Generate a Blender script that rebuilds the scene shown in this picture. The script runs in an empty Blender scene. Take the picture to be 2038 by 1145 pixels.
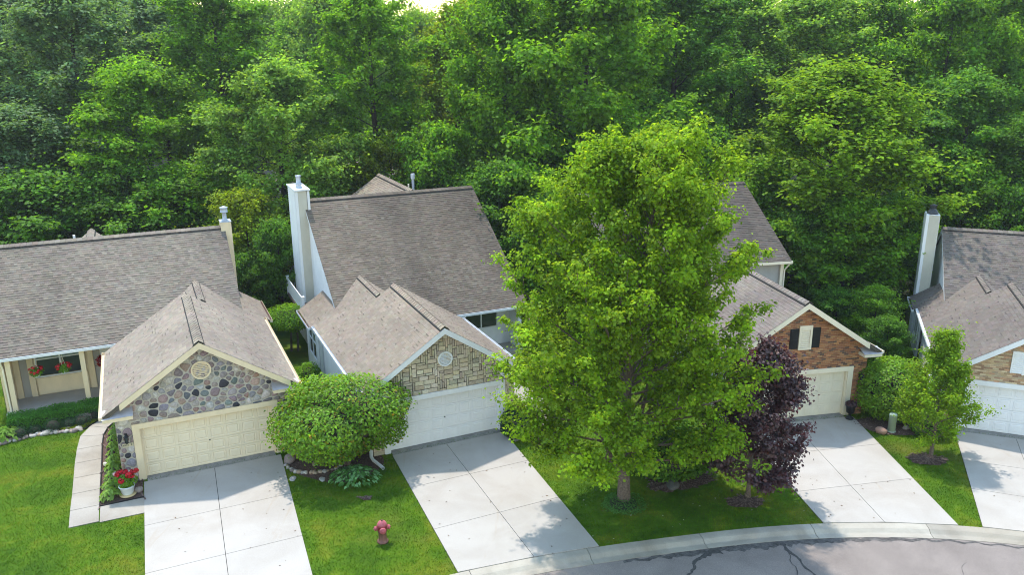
import bpy, bmesh, math, random
import numpy as np
from mathutils import Matrix, Vector
S = bpy.context.scene
COL = S.collection
R = math.radians
rnd = random.Random(7)

# ------------------------------------------------------------------ camera, sky, sun, exposure
cam = bpy.data.objects.new('camera', bpy.data.cameras.new('camera'))
COL.objects.link(cam)
cam.data.sensor_width = 36.0
cam.data.lens = 36.0 * 1624.7 / 2038.0
cam.data.clip_end = 2000
cam.rotation_mode = 'XYZ'
cam.matrix_world = (Matrix.Translation((0, 0, 16.0)) @ Matrix.Rotation(R(90 - 16.52), 4, 'X') @ Matrix.Rotation(R(-0.366), 4, 'Z'))
S.camera = cam

SUN_EL, SUN_AZ = 65.0, 24.7          # the sun stands high behind the houses, a little to the left
w = bpy.data.worlds.new('World'); S.world = w; w.use_nodes = True
nt = w.node_tree; nt.nodes.clear()
sky = nt.nodes.new('ShaderNodeTexSky'); sky.sky_type = 'NISHITA'; sky.sun_disc = False
sky.sun_elevation = R(SUN_EL); sky.sun_rotation = R(360 - SUN_AZ)
sky.air_density = 2.0; sky.dust_density = 0.4; sky.ozone_density = 1.2
bg = nt.nodes.new('ShaderNodeBackground'); bg.inputs['Strength'].default_value = 0.15
wo = nt.nodes.new('ShaderNodeOutputWorld')
nt.links.new(sky.outputs[0], bg.inputs[0]); nt.links.new(bg.outputs[0], wo.inputs[0])
sl = bpy.data.lights.new('sun', 'SUN'); sl.energy = 2.0; sl.angle = R(1.6); sl.color = (1.0, 0.935, 0.86)
sun = bpy.data.objects.new('sun', sl); COL.objects.link(sun)
ce, se = math.cos(R(SUN_EL)), math.sin(R(SUN_EL))
sdir = Vector((math.sin(R(SUN_AZ)) * ce, -math.cos(R(SUN_AZ)) * ce, -se))
sun.rotation_euler = sdir.to_track_quat('-Z', 'Y').to_euler()
sun.location = (-20, 60, 80)
S.view_settings.view_transform = 'Standard'; S.view_settings.look = 'None'
S.view_settings.gamma = 1.0; S.view_settings.use_curve_mapping = False
S.view_settings.exposure = 1.4
S.cycles.max_bounces = 6; S.cycles.diffuse_bounces = 3; S.cycles.glossy_bounces = 2
S.cycles.transmission_bounces = 3; S.cycles.volume_bounces = 0
S.cycles.use_denoising = True; S.cycles.denoiser = 'OPENIMAGEDENOISE'; S.cycles.denoising_input_passes = 'RGB_ALBEDO_NORMAL'; S.cycles.denoising_prefilter = 'ACCURATE'
S.cycles.pixel_filter_type = 'BLACKMAN_HARRIS'; S.cycles.filter_width = 1.05

# ------------------------------------------------------------------ materials
def mat(name):
    m = bpy.data.materials.new(name); m.use_nodes = True
    t = m.node_tree; t.nodes.clear()
    return m, t, t.nodes.new, t.links.new
def noise(t, co, scale, detail=4, rough=0.6, dist=0.0):
    n = t.nodes.new('ShaderNodeTexNoise'); n.inputs['Scale'].default_value = scale
    n.inputs['Detail'].default_value = detail; n.inputs['Roughness'].default_value = rough
    n.inputs['Distortion'].default_value = dist
    if co is not None: t.links.new(co, n.inputs['Vector'])
    return n.outputs['Fac']
def ramp(t, fac, stops):
    r = t.nodes.new('ShaderNodeValToRGB'); e = r.color_ramp.elements
    while len(e) < len(stops): e.new(0.5)
    for i, (p, c) in enumerate(stops):
        e[i].position = p; e[i].color = (*c, 1) if len(c) == 3 else c
    t.links.new(fac, r.inputs[0]); return r.outputs['Color']
def mixc(t, a, b, fac, mode='MIX'):
    m = t.nodes.new('ShaderNodeMix'); m.data_type = 'RGBA'; m.blend_type = mode; m.clamp_factor = True
    for k, v in (('A', a), ('B', b)):
        i = [s for s in m.inputs if s.name == k and s.type == 'RGBA'][0]
        if isinstance(v, (tuple, list)): i.default_value = (*v[:3], 1)
        else: t.links.new(v, i)
    f = m.inputs[0]
    if isinstance(fac, (int, float)): f.default_value = fac
    else: t.links.new(fac, f)
    return [s for s in m.outputs if s.type == 'RGBA'][0]
def tco(t, scale=(1, 1, 1), kind='Object'):
    c = t.nodes.new('ShaderNodeTexCoord'); mp = t.nodes.new('ShaderNodeMapping')
    mp.inputs['Scale'].default_value = scale
    t.links.new(c.outputs[kind], mp.inputs['Vector']); return mp.outputs[0]
def worldpos(t, scale=(1, 1, 1)):
    c = t.nodes.new('ShaderNodeNewGeometry'); mp = t.nodes.new('ShaderNodeMapping')
    mp.inputs['Scale'].default_value = scale
    t.links.new(c.outputs['Position'], mp.inputs['Vector']); return mp.outputs[0]
def attr(t, name='tint'):
    a = t.nodes.new('ShaderNodeAttribute'); a.attribute_name = name; return a.outputs['Color']
def bsdf(t, color, rough=0.7, metal=0.0, bump=None, bstr=0.3, bdist=0.01, spec=0.3):
    b = t.nodes.new('ShaderNodeBsdfPrincipled'); o = t.nodes.new('ShaderNodeOutputMaterial')
    if isinstance(color, (tuple, list)): b.inputs['Base Color'].default_value = (*color[:3], 1)
    else: t.links.new(color, b.inputs['Base Color'])
    if isinstance(rough, (int, float)): b.inputs['Roughness'].default_value = rough
    else: t.links.new(rough, b.inputs['Roughness'])
    b.inputs['Metallic'].default_value = metal; b.inputs['Specular IOR Level'].default_value = spec
    if bump is not None:
        n = t.nodes.new('ShaderNodeBump'); n.inputs['Strength'].default_value = bstr; n.inputs['Distance'].default_value = bdist
        t.links.new(bump, n.inputs['Height']); t.links.new(n.outputs[0], b.inputs['Normal'])
    t.links.new(b.outputs[0], o.inputs[0]); return b
def paint(name, col, rough=0.55, var=0.08, tint=False, spec=0.3):
    m, t, N, L = mat(name)
    f = noise(t, tco(t, (1, 1, .35)), 2.2, 5, .65)
    dark = tuple(c * (1 - var * 2.2) for c in col)
    c = ramp(t, f, [(0.3, dark), (0.62, col)])
    if tint: c = mixc(t, c, attr(t), 1.0, 'MULTIPLY')
    f2 = noise(t, tco(t), 60, 2)
    bsdf(t, c, rough, 0, f2, .08, .003, spec); return m
def tinted(name, rough=0.85, gscale=40, gamt=0.35, bstr=0.5, bdist=.01, big=None, spec=.2):
    """colour from each piece's own attribute, with grain and optional broad weathering"""
    m, t, N, L = mat(name)
    c = attr(t); f = noise(t, tco(t), gscale, 4, .7)
    c = mixc(t, c, ramp(t, f, [(0.25, (1 - gamt,) * 3), (0.75, (1 + gamt * .6,) * 3)]), 1.0, 'MULTIPLY')
    if big:
        sc, lo, hi = big
        f2 = noise(t, tco(t, sc), 1.0, 4, .6, .4)
        c = mixc(t, c, ramp(t, f2, [(0.32, lo), (0.68, hi)]), 1.0, 'MULTIPLY')
    bsdf(t, c, rough, 0, f, bstr, bdist, spec); return m
def leafmat(name, col, trans=None, tfac=0.38, gloss=0.02):
    m, t, N, L = mat(name)
    c = mixc(t, col, attr(t), 1.0, 'MULTIPLY')
    oi = N('ShaderNodeObjectInfo')
    c = mixc(t, c, ramp(t, oi.outputs['Random'], [(0, (.86, .92, .9)), (1, (1.1, 1.06, 1.0))]), 1.0, 'MULTIPLY')
    tr = trans or (col[0] * 1.9, col[1] * 1.75, col[2] * .7)
    c2 = mixc(t, tr, attr(t), 1.0, 'MULTIPLY')
    d = N('ShaderNodeBsdfDiffuse'); L(c, d.inputs[0])
    tl = N('ShaderNodeBsdfTranslucent'); L(c2, tl.inputs[0])
    mx = N('ShaderNodeMixShader'); mx.inputs[0].default_value = tfac; L(d.outputs[0], mx.inputs[1]); L(tl.outputs[0], mx.inputs[2])
    g = N('ShaderNodeBsdfGlossy'); g.inputs['Roughness'].default_value = .6; g.inputs[0].default_value = (1, 1, 1, 1)
    m2 = N('ShaderNodeMixShader'); m2.inputs[0].default_value = gloss; L(mx.outputs[0], m2.inputs[1]); L(g.outputs[0], m2.inputs[2])
    o = N('ShaderNodeOutputMaterial'); L(m2.outputs[0], o.inputs[0]); return m

M = {}
M['white'] = paint('white_paint', (.78, .79, .80), .5, .04)
M['whitesiding'] = paint('white_siding', (.80, .80, .79), .5, .05)
M['beigesiding'] = paint('beige_siding', (.56, .53, .44), .55, .05)
M['greysiding'] = paint('grey_siding', (.42, .40, .37), .6, .06)
M['cream'] = paint('cream_trim', (.80, .655, .44), .5, .05)
M['creamdoor'] = paint('cream_door', (.82, .70, .505), .5, .04)
M['ivory'] = paint('ivory_trim', (.84, .75, .58), .5, .05)
M['ivorydoor'] = paint('ivory_door', (.84, .77, .61), .5, .05)
M['whitedoor'] = paint('white_door', (.80, .805, .82), .45, .03)
M['soffit'] = paint('soffit_metal', (.46, .44, .46), .4, .12)
M['blackpaint'] = paint('black_paint', (.012, .013, .016), .45, .1)
M['darkvent'] = paint('ridge_vent_plastic', (.02, .019, .018), .7, .1)
M['drip'] = paint('drip_edge', (.10, .085, .07), .6, .1)
M['galv'] = paint('galvanised_metal', (.50, .54, .60), .35, .15, spec=.5)
M['brass'] = paint('brass_plate', (.62, .55, .36), .5, .1)
M['darkmetal'] = paint('dark_metal', (.05, .055, .06), .4, .1)
M['green_box'] = paint('pedestal_green', (.36, .46, .38), .5, .08)
M['terracotta'] = paint('saucer_clay', (.55, .42, .22), .7, .1)
M['whiteglaze'] = paint('glazed_pot', (.70, .76, .80), .3, .04, spec=.5)
M['wood'] = paint('weathered_deck_wood', (.20, .15, .12), .8, .25)
def glass(name, col):
    m, t, N, L = mat(name); f = noise(t, tco(t), 1.3, 2)
    bsdf(t, ramp(t, f, [(.35, tuple(c * .6 for c in col)), (.7, col)]), .06, 0, None, spec=.6); return m
M['glass'] = glass('window_glass', (.045, .055, .065))
M['shade'] = glass('window_glass_with_blind', (.20, .26, .24))
M['shingle'] = tinted('asphalt_shingles', .92, 55, .3, .6, .006, ((.28, .22, .28), (.70, .69, .695), (.98, .97, .95)))
M['shingledark'] = tinted('dark_asphalt_shingles', .92, 55, .3, .6, .006, ((.30, .10, .12), (.38, .372, .375), (.68, .67, .65)))
M['shingleworn'] = tinted('weathered_asphalt_shingles', .92, 55, .3, .6, .006, ((.26, .12, .14), (.53, .522, .525), (.80, .79, .77)))
M['stone'] = tinted('fieldstone', .75, 14, .45, .6, .02)
M['ashlar'] = tinted('split_ledgestone', .85, 16, .30, .7, .025)
M['brick'] = tinted('brick_faces', .85, 30, .25, .5, .006)
M['rock'] = tinted('rock', .8, 9, .35, .7, .03)
M['petal'] = tinted('flower_petals', .6, 20, .15, .1, .003)
def plain(name, c1, c2, scale, rough=.9, bstr=.5, bd=.01, det=5):
    m, t, N, L = mat(name); f = noise(t, tco(t), scale, det, .65)
    bsdf(t, ramp(t, f, [(.3, c1), (.7, c2)]), rough, 0, f, bstr, bd, .2); return m
M['mortar'] = plain('mortar', (.40, .365, .31), (.54, .50, .43), 9)
M['darkmortar'] = plain('dark_mortar', (.05, .042, .035), (.12, .10, .085), 9)
M['brickmortar'] = plain('brick_mortar', (.44, .33, .21), (.60, .47, .32), 12)
M['bark'] = plain('bark', (.07, .052, .040), (.20, .155, .125), 14, .95, .9, .03)
M['darkbark'] = plain('dark_bark', (.022, .018, .015), (.065, .052, .044), 10, .95, .9, .03)
M['stem'] = plain('stem_green', (.05, .09, .02), (.09, .15, .04), 20)
M['edging'] = plain('black_edging', (.012, .011, .012), (.03, .028, .028), 8)
def concrete(name, c, stain=(.80, .78, .76), warm=(.97, .90, .80)):
    m, t, N, L = mat(name); co = worldpos(t)
    f1 = noise(t, co, .55, 6, .62, .6); f2 = noise(t, co, 26, 3, .6); f3 = noise(t, co, .23, 3, .5); f4 = noise(t, worldpos(t, (2.2, .35, 1)), 1.1, 4, .7, .8)
    col = mixc(t, c, ramp(t, f1, [(.36, stain), (.60, (1.02, 1.02, 1.02))]), 1, 'MULTIPLY')
    col = mixc(t, col, ramp(t, f2, [(.3, (.93, .93, .93)), (.7, (1.04, 1.04, 1.04))]), 1, 'MULTIPLY')
    col = mixc(t, col, ramp(t, f3, [(.42, (1, 1, 1)), (.62, warm)]), .5, 'MULTIPLY')
    col = mixc(t, col, ramp(t, f4, [(.60, (1, 1, 1)), (.74, (.90, .80, .68))]), .45, 'MULTIPLY')
    col = mixc(t, col, attr(t), 1, 'MULTIPLY')
    bsdf(t, col, .85, 0, f2, .25, .004, .25); return m
M['concrete'] = concrete('driveway_concrete', (.385, .358, .325), (.91, .895, .875), (.99, .95, .90))
M['greyconcrete'] = concrete('tree_shadow_concrete', (.36, .366, .37), (.66, .68, .70), (1, 1, 1))  # grey of the maple's shadow put into the concrete colour; unused
M['walk'] = concrete('walkway_concrete', (.345, .315, .27))
M['kerbconcrete'] = concrete('kerb_concrete', (.37, .342, .292), (.74, .72, .70))
M['apron'] = plain('garage_threshold', (.19, .18, .165), (.33, .31, .28), 3)
def asphalt():
    m, t, N, L = mat('asphalt'); co = worldpos(t)
    f1 = noise(t, co, .5, 5, .6, .5); f2 = noise(t, co, 55, 3, .75); f3 = noise(t, co, 160, 2, .6)
    c = ramp(t, f1, [(.3, (.195, .166, .148)), (.7, (.272, .235, .208))])
    c = mixc(t, c, ramp(t, f2, [(.25, (.62, .62, .62)), (.75, (1.3, 1.3, 1.3))]), 1, 'MULTIPLY')
    c = mixc(t, c, ramp(t, f3, [(.62, (1, 1, 1)), (.70, (2.0, 1.95, 1.9))]), .6, 'MULTIPLY')
    bsdf(t, c, .96, 0, f2, .6, .008, .06); return m
M['asphalt'] = asphalt()
M['tar'] = plain('tar_crack', (.035, .033, .032), (.10, .094, .088), 12)
M['seam'] = plain('crumbled_seam', (.04, .037, .035), (.15, .138, .128), 7)
def lawncol(t, co):
    f1 = noise(t, co, .55, 5, .6, .4); f2 = noise(t, co, 3.5, 4, .65); f3 = noise(t, worldpos(t, (1, 1, 1)), .16, 3)
    c = ramp(t, f1, [(.28, (.045, .108, .008)), (.50, (.088, .175, .010)), (.68, (.165, .205, .018)), (.85, (.27, .235, .06))])
    c = mixc(t, c, ramp(t, f2, [(.25, (.62, .68, .6)), (.7, (1.2, 1.15, 1.1))]), 1, 'MULTIPLY')
    c = mixc(t, c, (.23, .175, .055), ramp(t, f3, [(.56, (0, 0, 0)), (.68, (.38, .38, .38))]))
    return c, f3
def lawn():
    m, t, N, L = mat('lawn_turf'); co = worldpos(t)
    c, f3 = lawncol(t, co)
    f4 = noise(t, co, 70, 3, .7)
    c = mixc(t, c, ramp(t, f4, [(.25, (.45, .5, .45)), (.75, (1.15, 1.1, 1.05))]), 1, 'MULTIPLY')
    c = mixc(t, c, attr(t), 1, 'MULTIPLY')
    bsdf(t, c, .95, 0, f4, .7, .03, .1); return m
M['lawn'] = lawn()
def blades():
    m, t, N, L = mat('grass_blades'); co = worldpos(t)
    c, f3 = lawncol(t, co)
    c = mixc(t, c, attr(t), 1, 'MULTIPLY')
    d = N('ShaderNodeBsdfDiffuse'); L(c, d.inputs[0]); tl = N('ShaderNodeBsdfTranslucent'); L(c, tl.inputs[0])
    mx = N('ShaderNodeMixShader'); mx.inputs[0].default_value = .35; L(d.outputs[0], mx.inputs[1]); L(tl.outputs[0], mx.inputs[2])
    o = N('ShaderNodeOutputMaterial'); L(mx.outputs[0], o.inputs[0]); return m
M['blades'] = blades()
M['mulch'] = plain('bark_mulch', (.035, .020, .016), (.17, .105, .085), 22, .95, 1.0, .04)
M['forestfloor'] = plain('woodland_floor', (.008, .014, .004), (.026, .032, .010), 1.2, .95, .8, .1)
M['maple'] = leafmat('bright_maple_leaves', (.170, .300, .010), (.31, .48, .014), .44, .01)
M['midgreen'] = leafmat('mid_green_leaves', (.130, .270, .014), None, .50, .01)
M['lightgreen'] = leafmat('light_green_leaves', (.185, .315, .045), None, .48, .01)
M['yellowgreen'] = leafmat('yellow_green_leaves', (.180, .255, .008), None, .4, .01)
M['darkgreen'] = leafmat('dark_green_leaves', (.095, .215, .020), None, .46, .01)
M['coolgreen'] = leafmat('cool_green_leaves', (.120, .215, .075), None, .44, .02)  # bluish haze of the left-hand trees put into the leaf colour
M['box'] = leafmat('clipped_shrub_leaves', (.150, .285, .012), None, .42, .02)
M['hedgegreen'] = leafmat('hedge_leaves', (.07, .21, .022), None, .36, .01)
M['bluegreen'] = leafmat('bluish_shrub_leaves', (.030, .075, .035), None, .25, .01)
M['purple'] = leafmat('purple_maple_leaves', (.070, .025, .029), (.16, .028, .030), .30, .05)
M['hosta'] = leafmat('hosta_leaves', (.20, .33, .05), None, .36, .02)
M['cover'] = leafmat('ground_cover_leaves', (.075, .19, .04), None, .32, .01)

# ------------------------------------------------------------------ mesh builder
class MB:
    def __init__(s): s.v = []; s.f = []; s.c = []
    def add(s, vs, fs, col=(1, 1, 1)):
        o = len(s.v); s.v.extend(vs)
        for f in fs: s.f.append(tuple(i + o for i in f)); s.c.append(col)
    def build(s, name, m, parent=None, smooth=False, loc=None, mesh_only=False):
        me = bpy.data.meshes.new(name)
        me.from_pydata([tuple(p) for p in s.v], [], s.f); me.materials.append(m)
        ca = me.color_attributes.new('tint', 'FLOAT_COLOR', 'CORNER')
        arr = []
        for f, c in zip(s.f, s.c): arr.extend((c[0], c[1], c[2], 1.0) * len(f))
        ca.data.foreach_set('color', arr)
        if smooth: me.polygons.foreach_set('use_smooth', [True] * len(s.f))
        me.update()
        if mesh_only: return me
        return link(name, me, parent, loc)
def link(name, me, parent=None, loc=None, rz=0, sc=None):
    o = bpy.data.objects.new(name, me); COL.objects.link(o)
    if parent is not None: o.parent = parent
    if loc is not None: o.location = loc
    if rz: o.rotation_euler = (0, 0, rz)
    if sc is not None: o.scale = sc
    return o
def empty(name, loc=(0, 0, 0), rz=0):
    o = bpy.data.objects.new(name, None); COL.objects.link(o); o.location = loc; o.rotation_euler = (0, 0, rz)
    o.empty_display_size = .3; return o
def tag(o, label=None, cat=None, group=None, kind=None):
    if label: o['label'] = label
    if cat: o['category'] = cat
    if group: o['group'] = group
    if kind: o['kind'] = kind
    return o
def boxv(x0, x1, y0, y1, z0, z1):
    return [(x0, y0, z0), (x1, y0, z0), (x1, y1, z0), (x0, y1, z0), (x0, y0, z1), (x1, y0, z1), (x1, y1, z1), (x0, y1, z1)]
BOXF = [(0, 3, 2, 1), (4, 5, 6, 7), (0, 1, 5, 4), (1, 2, 6, 5), (2, 3, 7, 6), (3, 0, 4, 7)]
def box(mb, x0, x1, y0, y1, z0, z1, col=(1, 1, 1), fn=None):
    vs = boxv(x0, x1, y0, y1, z0, z1)
    if fn: vs = [fn(*p) for p in vs]
    mb.add(vs, BOXF, col)
def tube(mb, pts, rad, n=6, cap=True, col=(1, 1, 1)):
    pts = [Vector(p) for p in pts]; vs = []; k = len(pts)
    ref = Vector((0.31, 0.93, 0.17)).normalized()
    for i, p in enumerate(pts):
        d = (pts[min(i + 1, k - 1)] - pts[max(i - 1, 0)])
        d = d.normalized() if d.length > 1e-9 else Vector((0, 0, 1))
        a = d.cross(ref); a = a.normalized() if a.length > 1e-4 else d.orthogonal().normalized()
        b = d.cross(a); r = rad[i] if hasattr(rad, '__len__') else rad
        for j in range(n):
            t = 2 * math.pi * j / n
            vs.append(tuple(p + a * (r * math.cos(t)) + b * (r * math.sin(t))))
    fs = [(i * n + j, i * n + (j + 1) % n, (i + 1) * n + (j + 1) % n, (i + 1) * n + j) for i in range(k - 1) for j in range(n)]
    if cap: fs += [tuple(range(n))[::-1], tuple((k - 1) * n + j for j in range(n))]
    mb.add(vs, fs, col)
def lathe(mb, prof, c=(0, 0, 0), n=20, col=(1, 1, 1)):
    vs = []; k = len(prof)
    for r, z in prof:
        for j in range(n):
            t = 2 * math.pi * j / n; vs.append((c[0] + r * math.cos(t), c[1] + r * math.sin(t), c[2] + z))
    fs = [(i * n + j, i * n + (j + 1) % n, (i + 1) * n + (j + 1) % n, (i + 1) * n + j) for i in range(k - 1) for j in range(n)]
    if prof[0][0] > 1e-4: fs.append(tuple(range(n))[::-1])
    if prof[-1][0] > 1e-4: fs.append(tuple((k - 1) * n + j for j in range(n)))
    mb.add(vs, fs, col)
def clip(poly, a, b, c):
    """keep the part of a 2D polygon where a*x + b*y <= c"""
    out = []; n = len(poly)
    for i in range(n):
        p, q = poly[i], poly[(i + 1) % n]
        dp, dq = a * p[0] + b * p[1] - c, a * q[0] + b * q[1] - c
        if dp <= 1e-9: out.append(p)
        if (dp < -1e-9 and dq > 1e-9) or (dp > 1e-9 and dq < -1e-9):
            t = dp / (dp - dq); out.append((p[0] + t * (q[0] - p[0]), p[1] + t * (q[1] - p[1])))
    return out
def clip_convex(poly, region):
    """region counter-clockwise"""
    n = len(region)
    for i in range(n):
        (x0, y0), (x1, y1) = region[i], region[(i + 1) % n]
        a, b = (y1 - y0), -(x1 - x0)
        poly = clip(poly, a, b, a * x0 + b * y0)
        if len(poly) < 3: return []
    return poly
def area2(p): return sum(p[i][0] * p[(i + 1) % len(p)][1] - p[(i + 1) % len(p)][0] * p[i][1] for i in range(len(p))) / 2
def inpoly(P, poly):
    x, y = P[:, 0], P[:, 1]; r = np.zeros(len(P), bool); n = len(poly)
    for i in range(n):
        (x0, y0), (x1, y1) = poly[i], poly[(i + 1) % n]
        if y0 == y1: continue
        c = ((y0 > y) != (y1 > y)) & (x < (x1 - x0) * (y - y0) / (y1 - y0) + x0); r ^= c
    return r
def sheet(mb, poly, z, col=(1, 1, 1), skirt=0.0):
    n = len(poly)
    if area2(poly) < 0: poly = poly[::-1]
    vs = [(x, y, z) for x, y in poly]; fs = [tuple(range(n))]
    if skirt:
        vs += [(x, y, z - skirt) for x, y in poly]
        fs += [(i, i + n, (i + 1) % n + n, (i + 1) % n) for i in range(n)]
    mb.add(vs, fs, col)
# ------------------------------------------------------------------ houses
YAW1, YAW3, YAW4 = 24.7, 10.9, -20.4
def axes(yaw):
    a = R(yaw); return np.array([math.cos(a), math.sin(a)]), np.array([-math.sin(a), math.cos(a)])
O1 = np.array([-14.18, 28.20]); O2 = np.array([-5.01, 30.15])
O3 = np.array([14.79, 33.47]) - 4.88 * axes(YAW3)[0]
O4 = np.array([19.70, 31.82]) - .5 * axes(YAW4)[0]
HY = {1: (O1, YAW1), 2: (O2, YAW1), 3: (O3, YAW3), 4: (O4, YAW4)}
def wp(h, x, y):
    o, a = HY[h]; ex, ey = axes(a); p = o + x * ex + y * ey; return (float(p[0]), float(p[1]))
def wl(h, P):
    """world points (N,2) to the house's own frame"""
    o, a = HY[h]; ex, ey = axes(a); d = P - o; return np.stack([d @ ex, d @ ey], 1)

def jit(c, r, a=.12):
    k = 1 + r.uniform(-a, a); return tuple(max(0, x * k * (1 + r.uniform(-.04, .04))) for x in c)
class House:
    def __init__(s, n, name, label, mirror, pal):
        o, yaw = HY[n]
        s.e = tag(empty(name, (o[0], o[1], 0), R(yaw)), label, 'house'); s.mx = mirror; s.pal = pal; s.r = random.Random(n * 11)
    def p(s, x, y, z): return ((4.88 - x) if s.mx else x, y, z)
    def box(s, mb, x0, x1, y0, y1, z0, z1, col=(1, 1, 1)): box(mb, x0, x1, y0, y1, z0, z1, col, s.p)
    def part(s, name, m, boxes, parent=None, smooth=False):
        mb = MB()
        for b in boxes: s.box(mb, *b)
        return mb.build(name, m, parent or s.e, smooth)
    def slope(s, name, O, u, v, poly, mshingle, dark=.4):
        """roof slope: slab plus shingle courses; poly is in (u, v) metres, counter-clockwise"""
        O, u, v = np.array(O, float), np.array(u, float), np.array(v, float)
        u /= np.linalg.norm(u); v /= np.linalg.norm(v); n = np.cross(u, v)
        if n[2] < 0: n = -n
        if area2(poly) < 0: poly = poly[::-1]
        P = lambda a, b, h=0: s.p(*(O + a * u + b * v + h * n))
        mb = MB(); k = len(poly)
        vs = [P(a, b, -.012) for a, b in poly] + [P(a, b, -.15) for a, b in poly]
        mb.add(vs, [tuple(range(k)), tuple(range(k, 2 * k))[::-1]] + [(i, k + i, k + (i + 1) % k, (i + 1) % k) for i in range(k)])
        roof = mb.build(name, M['drip'], s.e)
        sh = MB(); r = s.r; e = .146
        us = [q[0] for q in poly]; vs_ = [q[1] for q in poly]
        umin, umax, vmin, vmax = min(us), max(us), min(vs_), max(vs_)
        row = 0; b = vmin
        while b < vmax - 1e-3:
            a = umin - r.uniform(0, .4)
            while a < umax:
                wdt = r.choice((.13, .17, .20, .24, .30)); c = jit(r.choice(s.pal), r, .07); thick = r.random() < .5
                q = [(max(a, umin), b), (min(a + wdt, umax), b), (min(a + wdt, umax), min(b + e, vmax)), (max(a, umin), min(b + e, vmax))]
                q = clip_convex(q, poly)
                if len(q) >= 3 and abs(area2(q)) > 1e-4:
                    h0 = .018 if thick else .011
                    hz = lambda bb: h0 - (h0 - .003) * (bb - b) / e
                    sh.add([P(x, y, hz(y)) for x, y in q], [tuple(range(len(q)))], c)
                    bot = sorted([x for x, y in q if y < b + 1e-6])
                    if len(bot) >= 2:
                        sh.add([P(bot[0], b, -.011), P(bot[-1], b, -.011), P(bot[-1], b, h0), P(bot[0], b, h0)], [(0, 1, 2, 3)], (c[0] * .5, c[1] * .5, c[2] * .5))
                    if r.random() < dark:        # shadow dash of the laminated tab, painted as a darker strip
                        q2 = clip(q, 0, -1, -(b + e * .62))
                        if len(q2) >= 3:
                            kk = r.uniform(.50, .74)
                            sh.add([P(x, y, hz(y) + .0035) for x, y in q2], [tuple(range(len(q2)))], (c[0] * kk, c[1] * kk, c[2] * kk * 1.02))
                a += wdt
            b += e; row += 1
        o = sh.build('shingles', mshingle, roof); o['kind'] = 'stuff'
        return roof
    def ridge(s, a, b, m, vent=True, w=.17):
        """bent cap shingles lying over a dark ridge vent, from a to b; slopes fall to both sides"""
        a, b = np.array(a, float), np.array(b, float); L = np.linalg.norm(b - a); d = (b - a) / L
        side = np.cross(d, (0, 0, 1)); pit = .66
        P = lambda t, q, h: s.p(*(a + d * t + side * q + np.array([0, 0, h - abs(q) * pit])))
        root = None
        if vent:
            mb = MB()
            for sg in (-1, 1):
                vs = [P(0, 0, .055), P(L, 0, .055), P(L, sg * (w + .035), .055), P(0, sg * (w + .035), .055), P(0, sg * (w + .035), .0), P(L, sg * (w + .035), .0)]
                mb.add(vs, [(0, 1, 2, 3), (3, 2, 5, 4)])
            mb.add([P(0, -w, 0), P(0, 0, .055), P(0, w, 0)], [(0, 1, 2)]); mb.add([P(L, -w, 0), P(L, 0, .055), P(L, w, 0)], [(0, 1, 2)])
            root = mb.build('ridge_vent', M['darkvent'], s.e)
        t = 0; r = s.r; h = .062 if vent else .02
        while t < L - .05:
            cp = MB(); t1 = min(t + .24, L); c = jit(r.choice(s.pal), r, .12); c = tuple(min(1, x * 1.12) for x in c)
            for sg in (-1, 1):
                vs = [P(t, 0, h + .022), P(t1, 0, h + .008), P(t1, sg * w, h + .008), P(t, sg * w, h + .022), P(t, sg * w, h - .03), P(t1, sg * w, h - .03), P(t, 0, h)]
                cp.add(vs, [(0, 1, 2, 3), (3, 2, 5, 4)], c); cp.add([vs[0], vs[3], vs[4], vs[6]], [(0, 1, 2, 3)], tuple(x * .5 for x in c))
            t = t1; cp.build('ridge_cap', m, root or s.e)
    def siding(s, name, m, O, u, poly, e=.115, parent=None):
        """lap boards on a vertical wall; poly in (along, z)"""
        O, u = np.array(O, float), np.array(u, float); n = np.cross(u, (0, 0, 1.0))
        if area2(poly) < 0: poly = poly[::-1]
        P = lambda a, z, h: s.p(*(O + u * a + np.array([0, 0, z]) + n * h))
        wall = MB(); k = len(poly)
        vs = [P(a, z, -.004) for a, z in poly] + [P(a, z, -.10) for a, z in poly]
        wall.add(vs, [tuple(range(k)), tuple(range(k, 2 * k))[::-1]] + [(i, k + i, k + (i + 1) % k, (i + 1) % k) for i in range(k)])
        wo_ = wall.build(name, m, parent or s.e)
        sd = MB(); z = min(q[1] for q in poly); zm = max(q[1] for q in poly)
        while z < zm - .01:
            q = clip(clip(poly, 0, -1, -z), 0, 1, min(z + e, zm))
            if len(q) >= 3:
                hz = lambda zz: .028 - .024 * (zz - z) / e
                k_ = s.r.uniform(.96, 1.03)
                sd.add([P(a, zz, hz(zz)) for a, zz in q], [tuple(range(len(q)))], (k_,) * 3)
                bot = sorted([a for a, zz in q if zz < z + 1e-6])
                if len(bot) >= 2: sd.add([P(bot[0], z, .0), P(bot[-1], z, .0), P(bot[-1], z, .028), P(bot[0], z, .028)], [(0, 1, 2, 3)], (.35,) * 3)  # lower edge of each lap tinted dark to deepen its shade
            z += e
        if not wo_.parent.parent:
            o = sd.build('siding_boards', m, wo_); o['kind'] = 'stuff'
        else:
            o = sd.build('siding_boards', m, parent); o['kind'] = 'stuff'
        return wo_
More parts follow.
